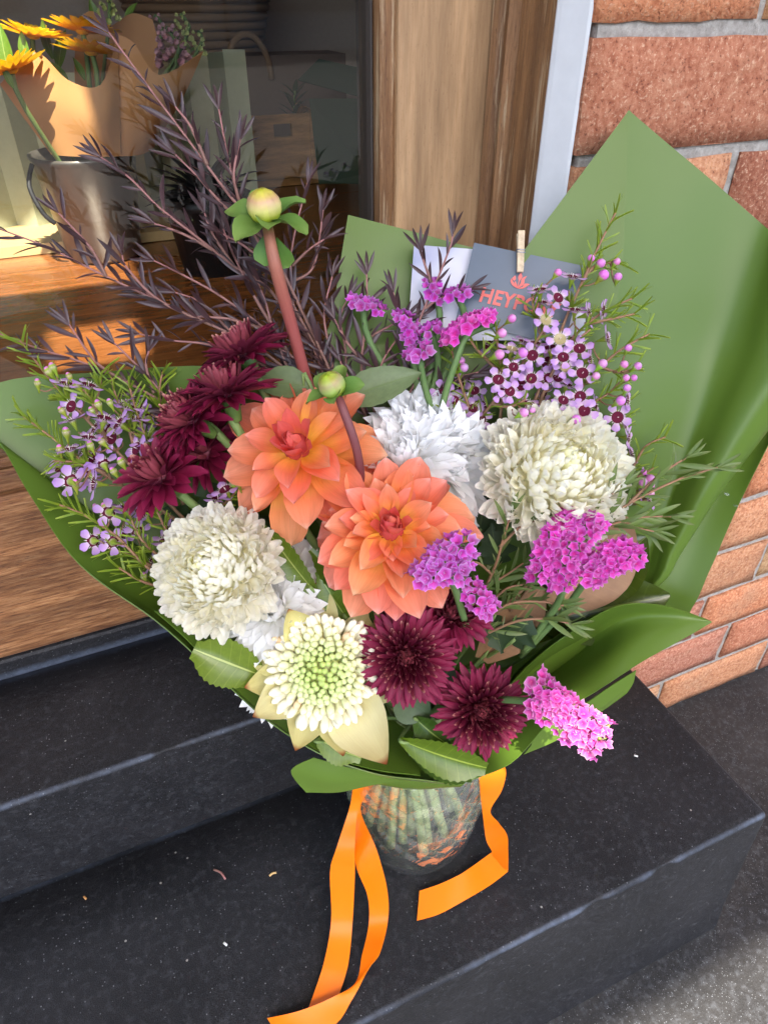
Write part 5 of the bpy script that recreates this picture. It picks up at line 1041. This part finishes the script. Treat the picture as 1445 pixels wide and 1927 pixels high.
# cards and peg
cdt = thing('photo_card', 'pale photo card standing behind the slate card', 'card', P(940, 560, .60))
def slab(quad, th): 
    a, b_, c_, d_ = quad; n = (b_-a).cross(d_-a).normalized()
    if n.dot(BCK) < 0: n = -n
    b = MB(); v = [a, b_, c_, d_] + [p - n*th for p in quad]; b.add(v, [(0, 1, 2, 3), (7, 6, 5, 4), (0, 4, 5, 1), (1, 5, 6, 2), (2, 6, 7, 3), (3, 7, 4, 0)]); return b, n
b, n_ = slab([P(779, 460, .592), P(1106, 484, .582), P(1100, 640, .584), P(766, 640, .594)], .0008); part('card_sheet', b.mesh('card', M['ecard'], False), cdt)
Q = [P(892, 456, .580), P(1099, 500, .571), None, P(857, 604, .588)]
qn = (Q[1]-Q[0]).cross(Q[3]-Q[0]); qr = P(1062, 650, 1)-CAM; Q[2] = CAM + qr*((Q[0]-CAM).dot(qn)/qr.dot(qn))
cdk = thing('florist_card', 'slate blue florist card with coral lettering held by a wooden peg', 'card', Q[0])
b, n_ = slab(Q, .0008); part('card_sheet', b.mesh('card', M['card'], False), cdk)
ex = (Q[1]-Q[0]).normalized(); ey = (Q[0]-Q[3]); ey = (ey - ex*ey.dot(ex)).normalized(); ez = ex.cross(ey)
CF = Matrix((ex, ey, ez)).transposed().to_4x4()
def on_card(p, lift=.0006): return (p - Q[0]).dot(ex), (p - Q[0]).dot(ey)
tc = bpy.data.curves.new('lettering', 'FONT'); tc.body = 'HEYPOSY'; tc.size = .0150; tc.offset = .00040; tc.align_x = 'CENTER'; tc.extrude = .00008; tc.resolution_u = 4; tc.space_character = 1.06; tc.shear = .08
tmp = bpy.data.objects.new('tmp', tc); COL.objects.link(tmp); bpy.context.view_layer.update()
me = bpy.data.meshes.new_from_object(tmp.evaluated_get(bpy.context.evaluated_depsgraph_get())); bpy.data.objects.remove(tmp); me.name = 'lettering'; me.materials.clear(); me.materials.append(M['ink'])
wd_ = max(v.co.x for v in me.vertices) - min(v.co.x for v in me.vertices); sc_t = .066/wd_
mid = P(973, 581, .578); cx_, cy_ = on_card(mid)
CM = CF.copy(); CM.translation = Q[0] + ex*cx_ + ey*cy_ + ez*.0010
part('lettering', me, cdk, CM @ Matrix.Diagonal((sc_t, sc_t*1.12, 1, 1)))
lg = MB()                                                 # tulip emblem: curved blades and a bud
def blade(pts, ws):
    q = cr([(*p, w) for p, w in zip(pts, ws)], 5); v = []
    for i, (x, y, w) in enumerate(q):
        a, b_ = q[max(i-1, 0)], q[min(i+1, len(q)-1)]; t_ = Vector((b_[0]-a[0], b_[1]-a[1], 0)).normalized(); v += [(x - t_.y*w, y + t_.x*w, 0), (x + t_.y*w, y - t_.x*w, 0)]
    lg.add(v, [(2*i, 2*i+1, 2*i+3, 2*i+2) for i in range(len(q)-1)])
blade([(0, -6), (0, 2), (0, 7), (0, 11)], [.5, .5, 2.2, .4]); blade([(0, -6), (4, 0), (4, 5), (7, 9)], [.3, 1.8, 1.6, .2]); blade([(0, -6), (-5, -3), (-8, 0), (-9, 3)], [.3, 1.3, 1.2, .2]); blade([(-7, 2), (-6, 4), (-6, 7)], [1.6, 1.9, .3]); blade([(1, -6), (6, -4), (8, -1), (12, 1)], [.4, 1.0, 1.9, .3]); blade([(0, -6), (-3, -2), (-4, 1)], [.3, 1.3, .2])
lc = P(976, 531, .576); cx_, cy_ = on_card(lc); LM = CF.copy(); LM.translation = Q[0] + ex*cx_ + ey*cy_ + ez*.0011
part('emblem', lg.mesh('emblem', M['ink'], False), cdk, LM @ Matrix.Scale(.00072, 4))
pgp = P(979, 474, .572); peg = thing('clothes_peg', 'small wooden clothes peg clipping the slate card', 'peg', pgp)
pu = (P(979.5, 436, .572) - P(978.5, 511, .572)); ph = pu.length; pu.normalize(); px_ = pu.cross(BCK).normalized(); pz_ = px_.cross(pu)
PM = Matrix((px_, pu, pz_)).transposed().to_4x4(); PM.translation = pgp
for sgn, nm in ((1, 'front_jaw'), (-1, 'back_jaw')):
    b = MB(); w = .0026; v = []
    for (y, z0, z1) in [(-ph/2, .0, .0012), (-ph/2+.004, 0, .0024), (0, .0006, .0028), (ph/2-.002, .0022, .0042), (ph/2, .0026, .0040)]:
        v += [(-w, y, z0*sgn), (w, y, z0*sgn), (w, y, z1*sgn), (-w, y, z1*sgn)]
    f = [(i*4+k, i*4+(k+1) % 4, (i+1)*4+(k+1) % 4, (i+1)*4+k) for i in range(4) for k in range(4)] + [(3, 2, 1, 0), (16, 17, 18, 19)]
    b.add(v, f); part(nm, b.mesh(nm, M['peg'], False), peg, PM)
b = MB(); b.tube([(-.0034, .001, 0), (-.0034, .0012, .0032), (.0034, .0006, .0034), (.0034, .001, 0)], .0005, 6, 1); b.tube([(-.0036, -.0008, .0026), (.0036, -.0012, .003)], .0005, 6, 1); part('spring', b.mesh('spring', M['steel']), peg, PM)
